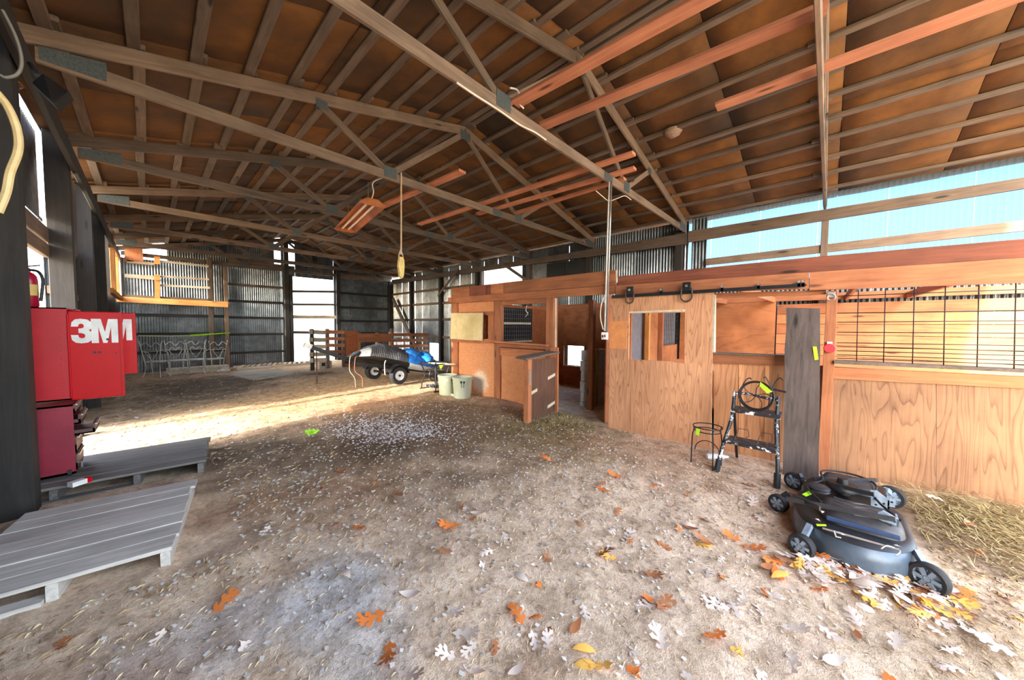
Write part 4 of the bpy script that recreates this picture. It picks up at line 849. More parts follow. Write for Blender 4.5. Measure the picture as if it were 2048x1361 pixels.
part('axle', MB().tube([(4.25, 7.95, .23), (4.25, 9.3, .23)], .03, 8), BLACK, tl)
def tz(x): return .66 - (x - 3.24) * .205
for y in (8.15, 9.1): part('side_rail', MB().bar((3.3, TYC + (y - TYC) * .5, tz(3.3) - .06), (6.2, y, tz(6.2) - .0), .09, .06), BLACK, tl)
part('tongue', MB().bar((3.5, TYC, .58), (2.43, 8.65, 1.02), .09, .07), BLACK, tl); part('coupler', MB().bar((2.5, 8.65, 1.0), (2.36, 8.65, 1.06), .11, .1), ALU, tl)
for x in (3.7, 4.6, 5.6): part('cross_rail', MB().bar((x, 8.15, tz(x) - .06), (x, 9.1, tz(x) - .06), .07, .05), BLACK, tl)
st_ = [(0, .70, .05, .03, .05), (.06, .735, .2, .1, .1), (.15, .74, .36, .2, .16), (.24, .70, .44, .30, .2), (.36, .60, .5, .31, .24), (.48, .49, .5, .27, .24), (.62, .37, .48, .24, .26), (.78, .24, .44, .22, .22), (.92, .13, .36, .2, .16), (1, .07, .16, .14, .1)]
def craft(s0, s1, up, off=0., n=16, k=24, rib=0):
    vs = []
    for i in range(k + 1):
        s = s0 + (s1 - s0) * i / k
        for a, b in zip(st_, st_[1:]):
            if a[0] <= s <= b[0] + 1e-9: f = (s - a[0]) / (b[0] - a[0]); q = [u + (v - u) * f for u, v in zip(a, b)]; break
        x = 3.24 + 3.15 * s
        for j in range(n + 1):
            t = math.pi * j / n; o = off + (rib * (1 if i % 2 else -1)); hh = (q[3] + o) if up else -(q[4] + o)
            vs.append((x + (.12 * math.sin(t) if up else 0), TYC + (q[2] + o) * math.cos(t), q[1] + hh * math.sin(t) ** (.75 if up else .9)))
    return vs, [(i * (n + 1) + j, i * (n + 1) + j + 1, (i + 1) * (n + 1) + j + 1, (i + 1) * (n + 1) + j) for i in range(k) for j in range(n)]
cf = thing('covered_craft', 'small pale craft strapped on the black trailer, tail down on the dirt', 'boat', (4.5, TYC, .5))
part('deck', MB().add(*craft(0, 1, True)), HULL, cf, 2); part('hull', MB().add(*craft(0, .46, False)), BLACK, cf, 2); part('tail_hull', MB().add(*craft(.46, 1, False)), HULL, cf, 2)
part('ribbed_cover', MB().add(*craft(.14, .44, True, .022, 16, 44, .008)), speckle('ribbed_black', srgb(52, 52, 56), srgb(88, 88, 94), None, 20., .45), cf)
part('nose_cap', MB().add(*craft(0, .07, True, .012)), BLACK, cf, 2)
for s_ in (.46, .7): part('seam_strap', MB().add(*craft(s_, s_ + .012, True, .008, 16, 2)), BLACK, cf)
def lump(c, r, seed, n=20, m=12, amp=.35):
    b = MB(); vs = []
    for i in range(m + 1):
        th = math.pi * i / m
        for k in range(n):
            a = 6.2832 * k / n; d = V((math.sin(th) * math.cos(a), math.sin(th) * math.sin(a), math.cos(th)))
            f = 1 + amp * noise.noise(d * 1.7 + V((seed, 0, 0))) + amp * .5 * noise.noise(d * 4 + V((seed, 3, 0)))
            vs.append((c[0] + d.x * r[0] * f, c[1] + d.y * r[1] * f, c[2] + d.z * r[2] * f))
    return b.add(vs, [(i * n + k, i * n + (k + 1) % n, (i + 1) * n + (k + 1) % n, (i + 1) * n + k) for i in range(m) for k in range(n)])
bt = thing('blue_tarp', 'crumpled bright blue tarp bundled on the covered craft', 'tarp', (5.0, 8.5, .6))
part('bundle', lump((4.86, 8.5, .66), (.36, .34, .2), 3.), TARP, bt, 2); part('fold', lump((5.28, 8.42, .54), (.26, .3, .22), 8.), TARP, bt, 2); part('edge', MB().add(*craft(.44, .74, True, .03, 16, 10, .006)), TARP, bt, 2)
for i, (px, zz) in enumerate(((3.3, .68), (3.42, .66))):
    p = smooth_path([(px, 8.35, zz + .1), (px - .1, 8.25, zz + .05), (px - .12, 8.22, zz - .25), (px - .02 + .05 * i, 8.2, .25), (px + .05 * i, 8.2, .02)], 5)
    tag(part('tie_strap', MB().tube(p, .008, 6), CABLE if i == 0 else plain('peach_strap', srgb(222, 150, 110), .7), None, True), ['pale strap hanging from the nose of the craft to the dirt', 'peach strap hanging beside the pale strap at the nose of the craft'][i], 'strap')
tag(part('tie_strap', MB().tube(smooth_path([(4.0, 8.08, .62), (3.93, 8.0, .55), (3.92, 7.98, .4), (3.93, 7.97, .28)], 5), .012, 6), CABLE, None, True), 'short pale strap dangling over the rear wheel of the trailer', 'strap')
# ------------------------------------------------------------------ pails and iron table
def pail(): 
    t = thing('pail', '', 'pail', (0, 0, 0), 'sage green pails')
    part('bucket', MB().lathe([(0, .012), (.168, .012), (.172, 0), (.178, 0), (.205, .40), (.214, .405), (.216, .43), (.2, .432), (.196, .40), (.168, .02), (0, .02)], n=32), PAILM, t, True)
    part('rim', MB().lathe([(.206, .385), (.22, .39), (.22, .402), (.206, .407)], n=32), PAILM, t, True)
    b = MB(); b.tube([(-.15, -.150, .34), (-.155, -.158, .25), (-.115, -.19, .245), (-.105, -.185, .335)], .006, 6); part('handle', b, BLACK, t)
    part('handle_lug', MB().box((-.165, -.165, .33), (-.14, -.14, .37)).box((-.115, -.195, .325), (-.09, -.175, .365)), BLACK, t)
    return t
pa = pail(); pa.location = (4.47, 5.62, gz(4.47, 5.62)); pa['label'] = 'sage green pail in front, by the mildewed stall panel'
pb = dup(pa, (4.44, 6.10, gz(4.44, 6.1)), .6, 'sage green pail standing behind the front pail')
it = thing('iron_table', 'black scrolled iron table base with a pale pole across its top', 'table', (4.54, 6.65, 0))
for y in (6.42, 7.0):
    s = part('side_frame', MB().tube(smooth_path([(4.34, y, 0), (4.37, y, .2), (4.44, y, .34), (4.39, y, .5), (4.32, y, .63)], 5), .014, 6).tube(smooth_path([(4.74, y, 0), (4.71, y, .2), (4.64, y, .34), (4.69, y, .5), (4.76, y, .63)], 5), .014, 6), BLACK, it, True)
    part('scroll', MB().tube(arc((4.54, y, .36), .1, 0, 6.2832, 16)[:-1], .009, 6, True).tube(arc((4.54, y, .36), .045, 0, 6.2832, 12)[:-1], .007, 6, True), BLACK, s, True)
    part('foot_bar', MB().tube([(4.30, y, .02), (4.78, y, .02)], .016, 6), BLACK, s)
    part('top_bar', MB().bar((4.30, y, .63), (4.78, y, .63), .02, .04), BLACK, s)
for x in (4.34, 4.74): part('rail', MB().bar((x, 6.4, .63), (x, 7.02, .63), .025, .03), BLACK, it)
part('cross_brace', MB().tube([(4.54, 6.42, .3), (4.54, 7.0, .55)], .01, 6).tube([(4.54, 7.0, .3), (4.54, 6.42, .55)], .01, 6), BLACK, it)
part('treadle', MB().box((4.36, 6.5, .09), (4.72, 6.9, .11)), CHIP, it); part('fly_wheel', MB().tube(arc((4.69, 6.95, .32), .16, 0, 6.2832, 20)[:-1], .012, 6, True), BLACK, it, True)
part('post', MB().tube([(4.54, 6.7, .1), (4.54, 6.7, .66)], .02, 8), BLACK, it)
tag(part('pole', MB().tube([onx(858, 727, 4.62), onx(910, 729.5, 4.62)], .022, 8), PALEW), 'pale pole lying across the top of the black iron table', 'pole')
tag(part('lime_strip', MB().prism([onx(878, 731, 4.58), onx(886, 731, 4.58), onx(882, 741, 4.58)], (.005, 0, 0)), LIME), 'lime tape tied on the black iron table', 'tape')
tag(part('plastic_pipe', MB().tube([onz(898, 787, .02), onz(912, 794, .02), onz(925, 795, .03)], .022, 8), WHITE), 'white plastic pipe on the dirt at the foot of the pails', 'pipe')
# ------------------------------------------------------------------ right side: step stool and wire things
ss = thing('step_stool', 'black two step stool with chipped white paint against the half wall', 'step stool', (4.25, .55, 0))
for y, yt in ((.81, .73), (.31, .35)):
    part('leg', MB().tube(smooth_path([(4.03, y, -.02), (4.1, y * .8 + yt * .2, .2), (4.22, yt, .55), (4.34, yt, .82)], 5), [.03] + [.019] * 15 if False else .018, 8), CHIP, ss, True)
    part('foot', MB().tube([(4.01, y, -.01), (4.06, y * .9 + yt * .1, .13)], .027, 8), RUBBER, ss, True)
    part('leg', MB().tube([(4.33, yt, .66), (4.6, yt, .02)], .014, 8), BLACK, ss, True)
part('handle', MB().tube(smooth_path([(4.34, .73, .8), (4.4, .71, .8), (4.41, .6, .8), (4.41, .46, .78), (4.4, .37, .78), (4.34, .35, .8)], 5), .014, 8), CHIP, ss, True)
for z, x, y0_, y1_ in ((.645, 4.2, .32, .735), (.335, 4.07, .33, .75)):
    s = part('step', MB().box((x, y0_, z - .012), (x + .22, y1_, z + .012)), DARKP, ss, bev=.006); part('step_edge', MB().box((x - .006, y0_, z - .022), (x + .008, y1_, z + .012)), CHIP, s)
part('stretcher', MB().tube([(4.5, .35, .22), (4.5, .73, .22)], .01, 6), CHIP, ss)
cR = V((4.27, .53, .815)); e1 = V((.1, 1, 0)).normalized(); e2 = V((.35, 0, 1)).normalized()
wr_ = thing('wire_wreath', 'black wire ring with lime tape standing on the top step of the stool', 'wire ring', (4.25, .53, .66))
part('ring', MB().tube(arc(cR, .15, 0, 6.2832, 28, e1, e2)[:-1], .009, 6, True).tube(arc(cR + V((.02, 0, 0)), .14, 0, 6.2832, 28, e1, e2)[:-1], .006, 6, True), BLACK, wr_, True)
sp = MB()
for k in range(5): a = .3 + k * 1.25; sp.tube(smooth_path([cR, cR + (e1 * math.cos(a) + e2 * math.sin(a)) * .08 + V((.03, 0, 0)), cR + (e1 * math.cos(a + .3) + e2 * math.sin(a + .3)) * .145], 4), .004, 5)
part('spokes', sp, BLACK, wr_, True)
a0, a1 = 2.1, 2.9; part('tape', MB().prism([cR + (e1 * math.cos(a) + e2 * math.sin(a)) * r_ + V((-.012, 0, 0)) for a, r_ in ((1.75, .155), (2.7, .15), (2.7, .1), (1.8, .11))], (.004, 0, 0)), LIME, wr_)
hk_ = thing('hook_stand', 'black wire stand with curled hooks rising behind the wire ring', 'wire stand', (4.45, .45, .65))
part('upright', MB().tube(smooth_path([(4.42, .44, .655), (4.44, .43, .8), (4.45, .4, .93), (4.45, .36, 1.0), (4.44, .33, .98)], 5), .006, 6), BLACK, hk_, True)
part('hook', MB().tube(smooth_path([(4.45, .42, .88), (4.45, .45, .95), (4.45, .48, 1.0), (4.44, .49, .98)], 5), .006, 6), BLACK, hk_, True)
part('hook', MB().tube(smooth_path([(4.38, .68, .655), (4.4, .69, .78), (4.43, .66, .92), (4.45, .62, .97), (4.44, .6, .96)], 5), .006, 6), BLACK, hk_, True)
part('crossbar', MB().bar((4.45, .3, .86), (4.45, .45, .88), .022, .006), BLACK, hk_)
wk = thing('wire_holder', 'thin wire holder with square loops on the lower step of the stool', 'wire holder', (4.18, .55, .35))
for y in (.62, .43): part('loop', MB().tube([(4.12, y + .06, .35), (4.14, y + .05, .40), (4.16, y + .03, .47), (4.16, y - .05, .47), (4.15, y - .06, .41), (4.13, y - .01, .37), (4.12, y - .03, .35)], .004, 5), plain('brown_wire', srgb(70, 48, 40), .6) if y > .5 else bpy.data.materials['brown_wire'], wk)
part('base_wire', MB().tube(smooth_path([(4.12, .72, .352), (4.16, .64, .36), (4.12, .54, .352), (4.16, .46, .36), (4.12, .38, .352)], 5), .004, 5), bpy.data.materials['brown_wire'], wk, True)
ps = thing('plant_stand', 'black wire plant stand with lime tape on its ring, left of the stool', 'plant stand', (4.12, .95, 0))
pc = V((4.12, .93, 0))
for zz, rr in ((.44, .14), (.395, .125)): part('ring', MB().tube(arc(pc + V((0, 0, zz)), rr, 0, 6.2832, 26, (1, 0, 0), (0, 1, 0))[:-1], .006, 6, True), BLACK, ps, True)
for a in (1.75, 3.75, 5.3):
    d = V((math.cos(a), math.sin(a), 0)); part('leg', MB().tube(smooth_path([pc + d * .14 + V((0, 0, .44)), pc + d * .13 + V((0, 0, .39)), pc + d * .145 + V((0, 0, .3)), pc + d * .15 + V((0, 0, -.02))], 5), .006, 6), BLACK, ps, True)
part('lower_arc', MB().tube(arc(pc + V((0, 0, .16)), .12, 0, 3.1416, 14, (0, 1, 0)), .005, 6), BLACK, ps, True)
part('tape', MB().prism([pc + V((-.13, .08, .43)), pc + V((-.14, .04, .43)), pc + V((-.135, .05, .36)), pc + V((-.125, .085, .36))], (.004, 0, 0)), LIME, ps)
tag(part('plastic_bottle', MB().lathe([(0, 0), (.03, 0), (.034, .02), (.034, .16), (.02, .2), (.012, .24), (0, .24)], n=14).xf(M.Translation((4.33, .98, .04)) @ M.Rotation(math.pi / 2, 4, 'Y') @ M.Rotation(.9, 4, 'X')), WHITE, None, True), 'white plastic bottle lying on the dirt behind the wire plant stand', 'bottle')
# ------------------------------------------------------------------ mower deck
md = thing('mower_deck', 'black and blue grey mower deck on caster wheels, lying among fallen leaves', 'mower deck', (3.7, -.15, 0))
OUT = [(3.00, -.02), (3.12, .1), (3.32, .155), (3.55, .16), (3.75, .12), (3.95, .13), (4.18, .08), (4.36, -.04), (4.44, -.22), (4.40, -.42), (4.26, -.52), (4.05, -.53), (3.86, -.47), (3.68, -.48), (3.46, -.5), (3.24, -.47), (3.08, -.40), (2.99, -.28), (2.965, -.14)]
OUT = [(x if x < 3.6 else 3.6 + (x - 3.6) * .82, max(y, -.455) if x < 3.7 else max(y, -.40)) for x, y in OUT]
op = smooth_path([(x, y, 0) for x, y in OUT + OUT[:1]], 4)[:-1]; cen = V((3.7, -.17, 0)); N_ = len(op)
def ringz(sc, z): return [cen + (p - cen) * sc + V((0, 0, z)) for p in op]
sk = MB(); lv = [(1.0, .03), (1.005, .09), (.995, .13), (.965, .16)]
for sc, z in lv: sk.v += [tuple(p) for p in ringz(sc, z)]
for i in range(len(lv) - 1):
    for k in range(N_): sk.f.append((i * N_ + k, i * N_ + (k + 1) % N_, (i + 1) * N_ + (k + 1) % N_, (i + 1) * N_ + k)); sk.mi.append(0)
part('skirt', sk, BLUEG, md, 2)
tp_ = MB(); lv = [(.965, .16), (.92, .178), (.86, .18)]
for sc, z in lv: tp_.v += [tuple(p) for p in ringz(sc, z)]
for i in range(len(lv) - 1):
    for k in range(N_): tp_.f.append((i * N_ + k, i * N_ + (k + 1) % N_, (i + 1) * N_ + (k + 1) % N_, (i + 1) * N_ + k)); tp_.mi.append(0)
tp_.f.append(tuple(2 * N_ + k for k in range(N_))); tp_.mi.append(0)
part('deck_top', tp_, DECKM, md, 2)
def hump(c, rx, ry, h, z0=.2, n=28, flat=.62):
    b = MB(); pr_ = [(1, 0), (.97, .45), (.88, .85), (.7, 1.0), (.35, 1.05)]
    for r_, q in pr_:
        for k in range(n):
            a = 6.2832 * k / n; e = .55; b.v.append((c[0] + rx * r_ * math.copysign(abs(math.cos(a)) ** e, math.cos(a)), c[1] + ry * r_ * math.copysign(abs(math.sin(a)) ** e, math.sin(a)), z0 + h * q + .006 * noise.noise((r_ * 7, a * 2, c[0]))))
    for i in range(len(pr_) - 1):
        for k in range(n): b.f.append((i * n + k, i * n + (k + 1) % n, (i + 1) * n + (k + 1) % n, (i + 1) * n + k)); b.mi.append(0)
    b.f.append(tuple((len(pr_) - 1) * n + k for k in range(n))); b.mi.append(0); return b
cv = part('pulley_cover', hump((3.36, -.2), .19, .21, .075, .175), DARKP, md, 2)
rg = MB()
for i in range(4): rg.tube(smooth_path([(3.24 + .07 * i, -.34, .25), (3.27 + .07 * i, -.24, .254), (3.24 + .07 * i, -.16, .254), (3.28 + .07 * i, -.07, .25)], 4), .006, 5)
part('cover_ridge', rg, DARKP, cv, True)
part('cover_band', MB().box((3.155, -.37, .2), (3.175, -.03, .226)), plain('navy_band', srgb(52, 72, 108), .4), cv, bev=.004)
part('pulley_cover', hump((4.02, -.16), .16, .17, .06, .175), DARKP, md, 2)
part('spindle', MB().lathe([(.0, .32), (.03, .32), (.035, .28), (.09, .275), (.1, .25), (.1, .235), (.05, .23), (.05, .2)], (3.76, -.12, 0), 'Z', 24), BLACK, md, True)
part('pulley', MB().lathe([(.0, .262), (.06, .262), (.075, .25), (.06, .24), (.075, .228), (.0, .22)], (3.62, .02, 0), 'Z', 20), DECKM, md, True)
part('belt', MB().tube(smooth_path([(3.36, .0, .24), (3.6, .09, .245), (3.8, .0, .25), (4.1, .0, .24), (4.18, -.18, .24), (4.05, -.32, .24), (3.7, -.3, .24), (3.4, -.4, .235)], 4), .008, 6), RUBBER, md, True)
for a, b in (((1573, 998), (1790, 1040)), ((1588, 992), (1640, 1018)), ((1660, 968), (1748, 990))): part('lift_arm', MB().bar(onz(*a, .27), onz(*b, .3), .03, .012), DECKM, md)
part('lift_arm', MB().bar((4.12, -.33, .25), (3.85, .05, .23), .03, .014), DECKM, md)
part('link_rod', MB().tube([onz(1645, 1057, .215), onz(1798, 1100, .215)], .006, 6).tube([onz(1668, 1062, .22), onz(1672, 1074, .19), onz(1682, 1076, .19)], .005, 6), ALU, md)
part('hanger_wire', MB().tube(smooth_path([onz(1762, 1098, .22), onz(1775, 1092, .23), onz(1800, 1103, .22), onz(1792, 1112, .21)], 4), .004, 5), ALU, md)
for X, pts, hs in ((3.70, [(1741, 981), (1753, 982), (1780, 1003), (1778, 1027), (1742, 1014)], [(1750, 996), (1768, 1008), (1752, 1010)]), (3.27, [(1755, 1025), (1766, 1022), (1798, 1040), (1797, 1070), (1776, 1060), (1760, 1046)], [(1770, 1036), (1789, 1044), (1768, 1050)]), (3.69, [(1779, 998), (1791, 1000), (1790, 1016), (1779, 1014)], [(1784, 1005)])):
    br = plate('mount_bracket', qx(X, pts), (.012, 0, 0), BRACK, md); hb = MB()
    for h_ in hs: p = onx(*h_, X); hb.lathe([(0, -.003), (.007, -.003), (.007, .002)], p, 'X', 8)
    part('bolt_hole', hb, BLACK, br)
    pp = qx(X, pts); part('bracket_flange', MB().prism([pp[2], pp[3], pp[3] + V((.09, .0, 0)), pp[2] + V((.09, 0, 0))], (0, .01, 0)), BRACK, br)
tyre_prof = lambda r, w: [(r * .72, -w * .45), (r * .93, -w * .5), (r, -w * .25), (r, w * .25), (r * .93, w * .5), (r * .72, w * .45)]
for x, y, r_, yaw in ((3.06, -.475, .085, 2.62), (2.955, .085, .075, 2.75), (3.5, .255, .07, 2.7), (4.1, .19, .08, 2.8), (4.27, -.43, .09, 2.9)):
    zc_ = gz(x, y) + r_ - .004; W = M.Translation((x, y, zc_)) @ M.Rotation(yaw, 4, 'Z')
    w = part('wheel', MB().lathe(tyre_prof(r_, .055), n=24, axis='X').xf(W), RUBBER, md, True)
    h = MB().lathe([(0, .024), (r_ * .18, .024), (r_ * .2, .012), (r_ * .6, .006), (r_ * .74, .016)], n=24, axis='X')
    for k in range(6):
        a = 6.2832 * k / 6; h.bar((.02, r_ * .2 * math.cos(a), r_ * .2 * math.sin(a)), (.018, r_ * .68 * math.cos(a), r_ * .68 * math.sin(a)), .012, .02, (1, 0, 0))
    part('wheel_hub', h.xf(W), BRACK, w)
    q = cen + (V((x, y, 0)) - cen) * .86; part('caster_arm', MB().bar((x, y, zc_ + .03), (q.x, q.y, .17), .035, .03), DECKM if y > .1 else BRACK, md)
tag(part('tape_strip', MB().prism([onz(1604, 990, .225), onz(1620, 982, .225), onz(1626, 988, .225), onz(1612, 994, .225)], (0, 0, .004)), LIME), 'lime tape strip stuck on the mower deck', 'tape')
part('decal', MB().prism([onz(1632, 1049, .2095), onz(1652, 1050, .2095), onz(1653, 1053, .2095), onz(1634, 1053, .2095)], (0, 0, .002)), plain('lime_decal', srgb(186, 206, 40), .5), md)
# ------------------------------------------------------------------ leaves
def leafmat(n, a, b): return speckle(n, a, b, None, 60., .75, 0, .1, .18)
LM = {'rust': leafmat('rust_leaf', srgb(206, 98, 30), srgb(238, 140, 62)), 'pale': leafmat('pale_leaf', srgb(218, 194, 174), srgb(244, 230, 216)), 'gold': leafmat('gold_leaf', srgb(232, 166, 58), srgb(248, 200, 104)), 'brown': leafmat('brown_leaf', srgb(150, 88, 50), srgb(192, 126, 80))}
def leaf_mesh(v, mat):
    rnd = random.Random(v * 7 + 3); cu = rnd.uniform(.15, .6); cw = rnd.uniform(-.7, .9); b = MB(); tw = rnd.uniform(-.4, .4)
    def P(t, w): return (t, w, cu * ((t - .5) ** 2) - .1 * cu + cw * w * w + tw * w * (t - .4))
    half = [.012, .07, .09, .05, .085, .1, .055, .085, .08, .05, .05, .006]; n = len(half) - 1
    if v == 3: half = [.01, .1, .15, .18, .2, .2, .19, .17, .14, .1, .06, .004]
    o = 0; vs = []
    for i, h in enumerate(half): t = i / n; vs += [P(t, -h), P(t, 0), P(t, h)]
    b.add(vs, [(i * 3 + k, i * 3 + k + 1, i * 3 + k + 4, i * 3 + k + 3) for i in range(n) for k in (0, 1)])
    if v != 3:
        for t0, ln, an in ((.15, .24, 1.15), (.40, .38, .95), (.66, .32, .8)):
            for sg in (-1, 1):
                l = ln * rnd.uniform(.8, 1.15); a = an + rnd.uniform(-.12, .12); dx, dy = math.cos(a), math.sin(a); px, py = -dy, dx; q = []
                for u, w in ((0, .085), (.35, .055), (.7, .085), (1.0, .012)):
                    cx, cy = t0 + dx * l * u, dy * l * u
                    q += [P(cx + px * w, sg * (cy + py * w)), P(cx - px * w, sg * (cy - py * w))]
                b.add(q, [(2 * i, 2 * i + 1, 2 * i + 3, 2 * i + 2) for i in range(3)])
                u2 = .72; cx, cy = t0 + dx * l * u2, dy * l * u2; b.add([P(cx, sg * cy), P(cx + dx * .02 - px * .15, sg * (cy + dy * .02 - py * .15)), P(cx + dx * .07, sg * (cy + dy * .07))], [(0, 1, 2)])
    b.tube([(-.2, 0, vs[1][2] - .02), (0, 0, vs[1][2])], .008, 3); return b.mesh('leaf', mat, 2)
LME = {k: [leaf_mesh(v, m) for v in range(5)] for k, m in LM.items()}
LLAB = {'rust': ('rust orange oak leaf fallen on the dirt floor', 'rust orange oak leaves on the dirt floor'), 'pale': ('pale bleached oak leaf fallen on the dirt floor', 'pale bleached oak leaves on the dirt floor'),
        'gold': ('golden yellow oak leaf fallen on the dirt floor', 'golden oak leaves on the dirt floor'), 'brown': ('dull brown oak leaf fallen on the dirt floor', 'brown oak leaves on the dirt floor')}
nleaf = 0
def leaf(px, py, kind, size=None, z=None, pile=0, lab=None):
    global nleaf
    c = onz(px, py, z or 0.); zz = z if z else gz(c.x, c.y)
    if not z: c = onz(px, py, zz)
    o = bpy.data.objects.new('oak_leaf', LME[kind][int(R() * 5)]); COL.objects.link(o); s = size or U(.085, .15)
    o.location = (c.x, c.y, zz + .012 + pile); o.rotation_euler = (U(-.3, .3) + (math.pi if R() < .25 else 0), U(-.3, .3), U(0, 6.28)); o.scale = (s, s, s)
    if not lab:
        zn = ('on the dirt near the plank platforms' if c.x < .55 else 'on the dirt between mower deck and the photo corner' if c.y < .35 and c.x > 1.7 and c.x - 3.4 * c.y * 0 < 2.75 else 'on the dirt beside the mower deck' if c.y < .35 and c.x > 2.2 else 'on the dirt near the stool and the sliding door' if c.x > 2.9 and c.y < 4 else 'on the bare dirt close to the camera' if c.x + c.y < 2.7 else 'on the dirt in the middle of the barn floor')
        zn = zn.replace(' and the photo corner', ' and camera'); lab = ({'rust': 'rust orange', 'pale': 'pale bleached', 'gold': 'golden yellow', 'brown': 'dull brown'}[kind] + ' oak leaf ' + zn, kind + ' oak leaves ' + zn)
    tag(o, lab[0], 'leaf', lab[1]); nleaf += 1
for p in [(917, 1056), (1071, 1176), (1284, 1195), (770, 1232), (780, 1290), (1047, 1253), (1278, 1342), (1481, 1087), (1450, 1270), (1932, 1208), (1888, 1243), (2001, 1198), (1768, 1350), (1529, 1196), (1625, 1185), (1560, 1167), (1768, 1140), (1313, 971), (1243, 958), (1220, 987), (1211, 966), (673, 1054), (709, 1056), (1483, 1096), (1566, 1012), (1187, 925), (424, 1230), (1440, 1159), (1590, 1020), (1102, 924), (1567, 1130), (1700, 1140)]: leaf(*p, 'rust', U(.12, .17))
for p in [(905, 1106), (1196, 1116), (1315, 1222), (1141, 1273), (1428, 1096), (1943, 1051), (1480, 968), (1365, 1055), (1234, 1034), (1350, 715 + 300), (118, 1307), (750, 966), (790, 985), (1260, 1075), (1290, 1150), (1400, 1040), (845, 950), (690, 950), (640, 985), (1090, 1110)]: leaf(*p, 'brown')
for p in [(1233, 1123), (1192, 1304), (1190, 1330), (1226, 1335), (1891, 1198), (1803, 1205), (1707, 1181), (1676, 1100), (1390, 1090), (1480, 1300), (2030, 1240)]: leaf(*p, 'gold', U(.11, .15))
for p in [(1018, 1219), (1098, 1307), (1028, 1147), (1165, 1212), (984, 1176), (895, 1219), (1332, 1311), (1366, 1348), (1045, 1335), (960, 1126), (1350, 1062), (1361, 1048), (1230, 1062), (1254, 1085), (1353, 1239), (905, 1273), (751, 1202), (840, 1191), (796, 1352), (970, 1352), (953, 1290), (1502, 1017), (1510, 1030), (1570, 1202), (1587, 1178), (1638, 1256), (1526, 1236), (1413, 1157), (1430, 1198), (1720, 1260), (1707, 1208), (1840, 1219), (1908, 1243), (1990, 1284), (2035, 1318), (1645, 1328), (1512, 1345), (1594, 1318), (1478, 1239), (1461, 1219), (328, 1263), (482, 1290), (600, 1135), (540, 1055), (680, 1145), (1330, 975), (1300, 985), (1320, 1215), (1560, 1260), (1840, 1330), (1930, 1345), (865, 1045), (1005, 1070), (940, 1030)]: leaf(*p, 'pale', U(.1, .15))
for i in range(125):   # drift along the near side of the mower deck
    t = R(); x = 1570 + t * 320 + U(-20, 20); y = 1106 + t * 84 + abs(random.gauss(0, 1)) * 26 - 4; k = random.choices(['pale', 'rust', 'gold', 'brown'], [10, 2, 2, 2])[0]
    leaf(x, y, k, U(.09, .15), None, U(0, .04), (dict(pale='pale', rust='rust orange', gold='golden', brown='brown')[k] + ' leaf in the drift along the mower deck', 'leaves drifted against the mower deck, ' + k))
for i in range(40):
    x, y = U(900, 2040), U(980, 1355); c = onz(x, y)
    if 2.9 < c.x < 4.5 and -.55 < c.y < .2: continue
    leaf(x, y, random.choices(['pale', 'rust', 'brown', 'gold'], [8, 2, 5, 1])[0], U(.06, .12))
for p in [(1753, 1033), (1636, 1042), (1690, 1075), (1645, 1025), (1790, 1095)]: leaf(*p, 'gold' if p[0] == 1753 else 'pale', .05, .225, 0, ('small dry leaf lying on top of the mower deck', 'leaves on top of the mower deck'))
# ------------------------------------------------------------------ loose litter nobody could count
def stuff(name, label, mb, mat):
    return tag(part(name, mb, mat), label, 'litter', None, 'stuff')
def scatter(n, box, dens):
    out = []
    while len(out) < n:
        c = onz(U(box[0], box[2]), U(box[1], box[3]))
        if -.6 < c.x < 4.7 and c.y < 16 and R() < dens(c.x, c.y): out.append((c.x, c.y))
    return out
def g2(x, y, cx, cy, r): return math.exp(-((x - cx) ** 2 + (y - cy) ** 2) / (r * r))
occ = lambda x, y: (2.95 < x < 4.5 and -.55 < y < .2) or (x < .4 and 2.9 < y < 5.6)
strawm = MB()
for x, y in scatter(14000, (0, 735, 2048, 1361), lambda x, y: 0 if occ(x, y) else .05 + .5 * sst(2, 5.5, x + y) + .65 * max(g2(x, y, 4.1, -1., 1.1), g2(x, y, 4.2, 3.2, 1.0), g2(x, y, 2, 7.5, 2.))):
    a = U(0, 3.14); dd = math.hypot(x, y); l = U(.006, .02) * (.6 + .28 * dd); w = U(.0004, .0008) * (.6 + .45 * dd); z = gz(x, y) + .003; dx, dy = math.cos(a) * l, math.sin(a) * l; nx, ny = -math.sin(a) * w, math.cos(a) * w; o = len(strawm.v)
    strawm.v += [(x - dx - nx, y - dy - ny, z), (x - dx + nx, y - dy + ny, z + .002), (x + nx * 1.5, y + ny * 1.5, z + U(.002, .012)), (x + dx, y + dy, z + U(0, .008)), (x - nx * 1.5, y - ny * 1.5, z + .003)]
    strawm.f += [(o, o + 4, o + 2, o + 1), (o + 4, o + 3, o + 2)]; strawm.mi += [int(R() * 3)] * 2
o = link('straw_litter', strawm.mesh('straw_litter', [GOLD, plain('dark_straw', srgb(112, 84, 58), .9), plain('pale_straw', srgb(214, 194, 156), .9)])); tag(o, 'scattered straw and twigs over the whole dirt floor', 'straw', None, 'stuff')
hay = MB()
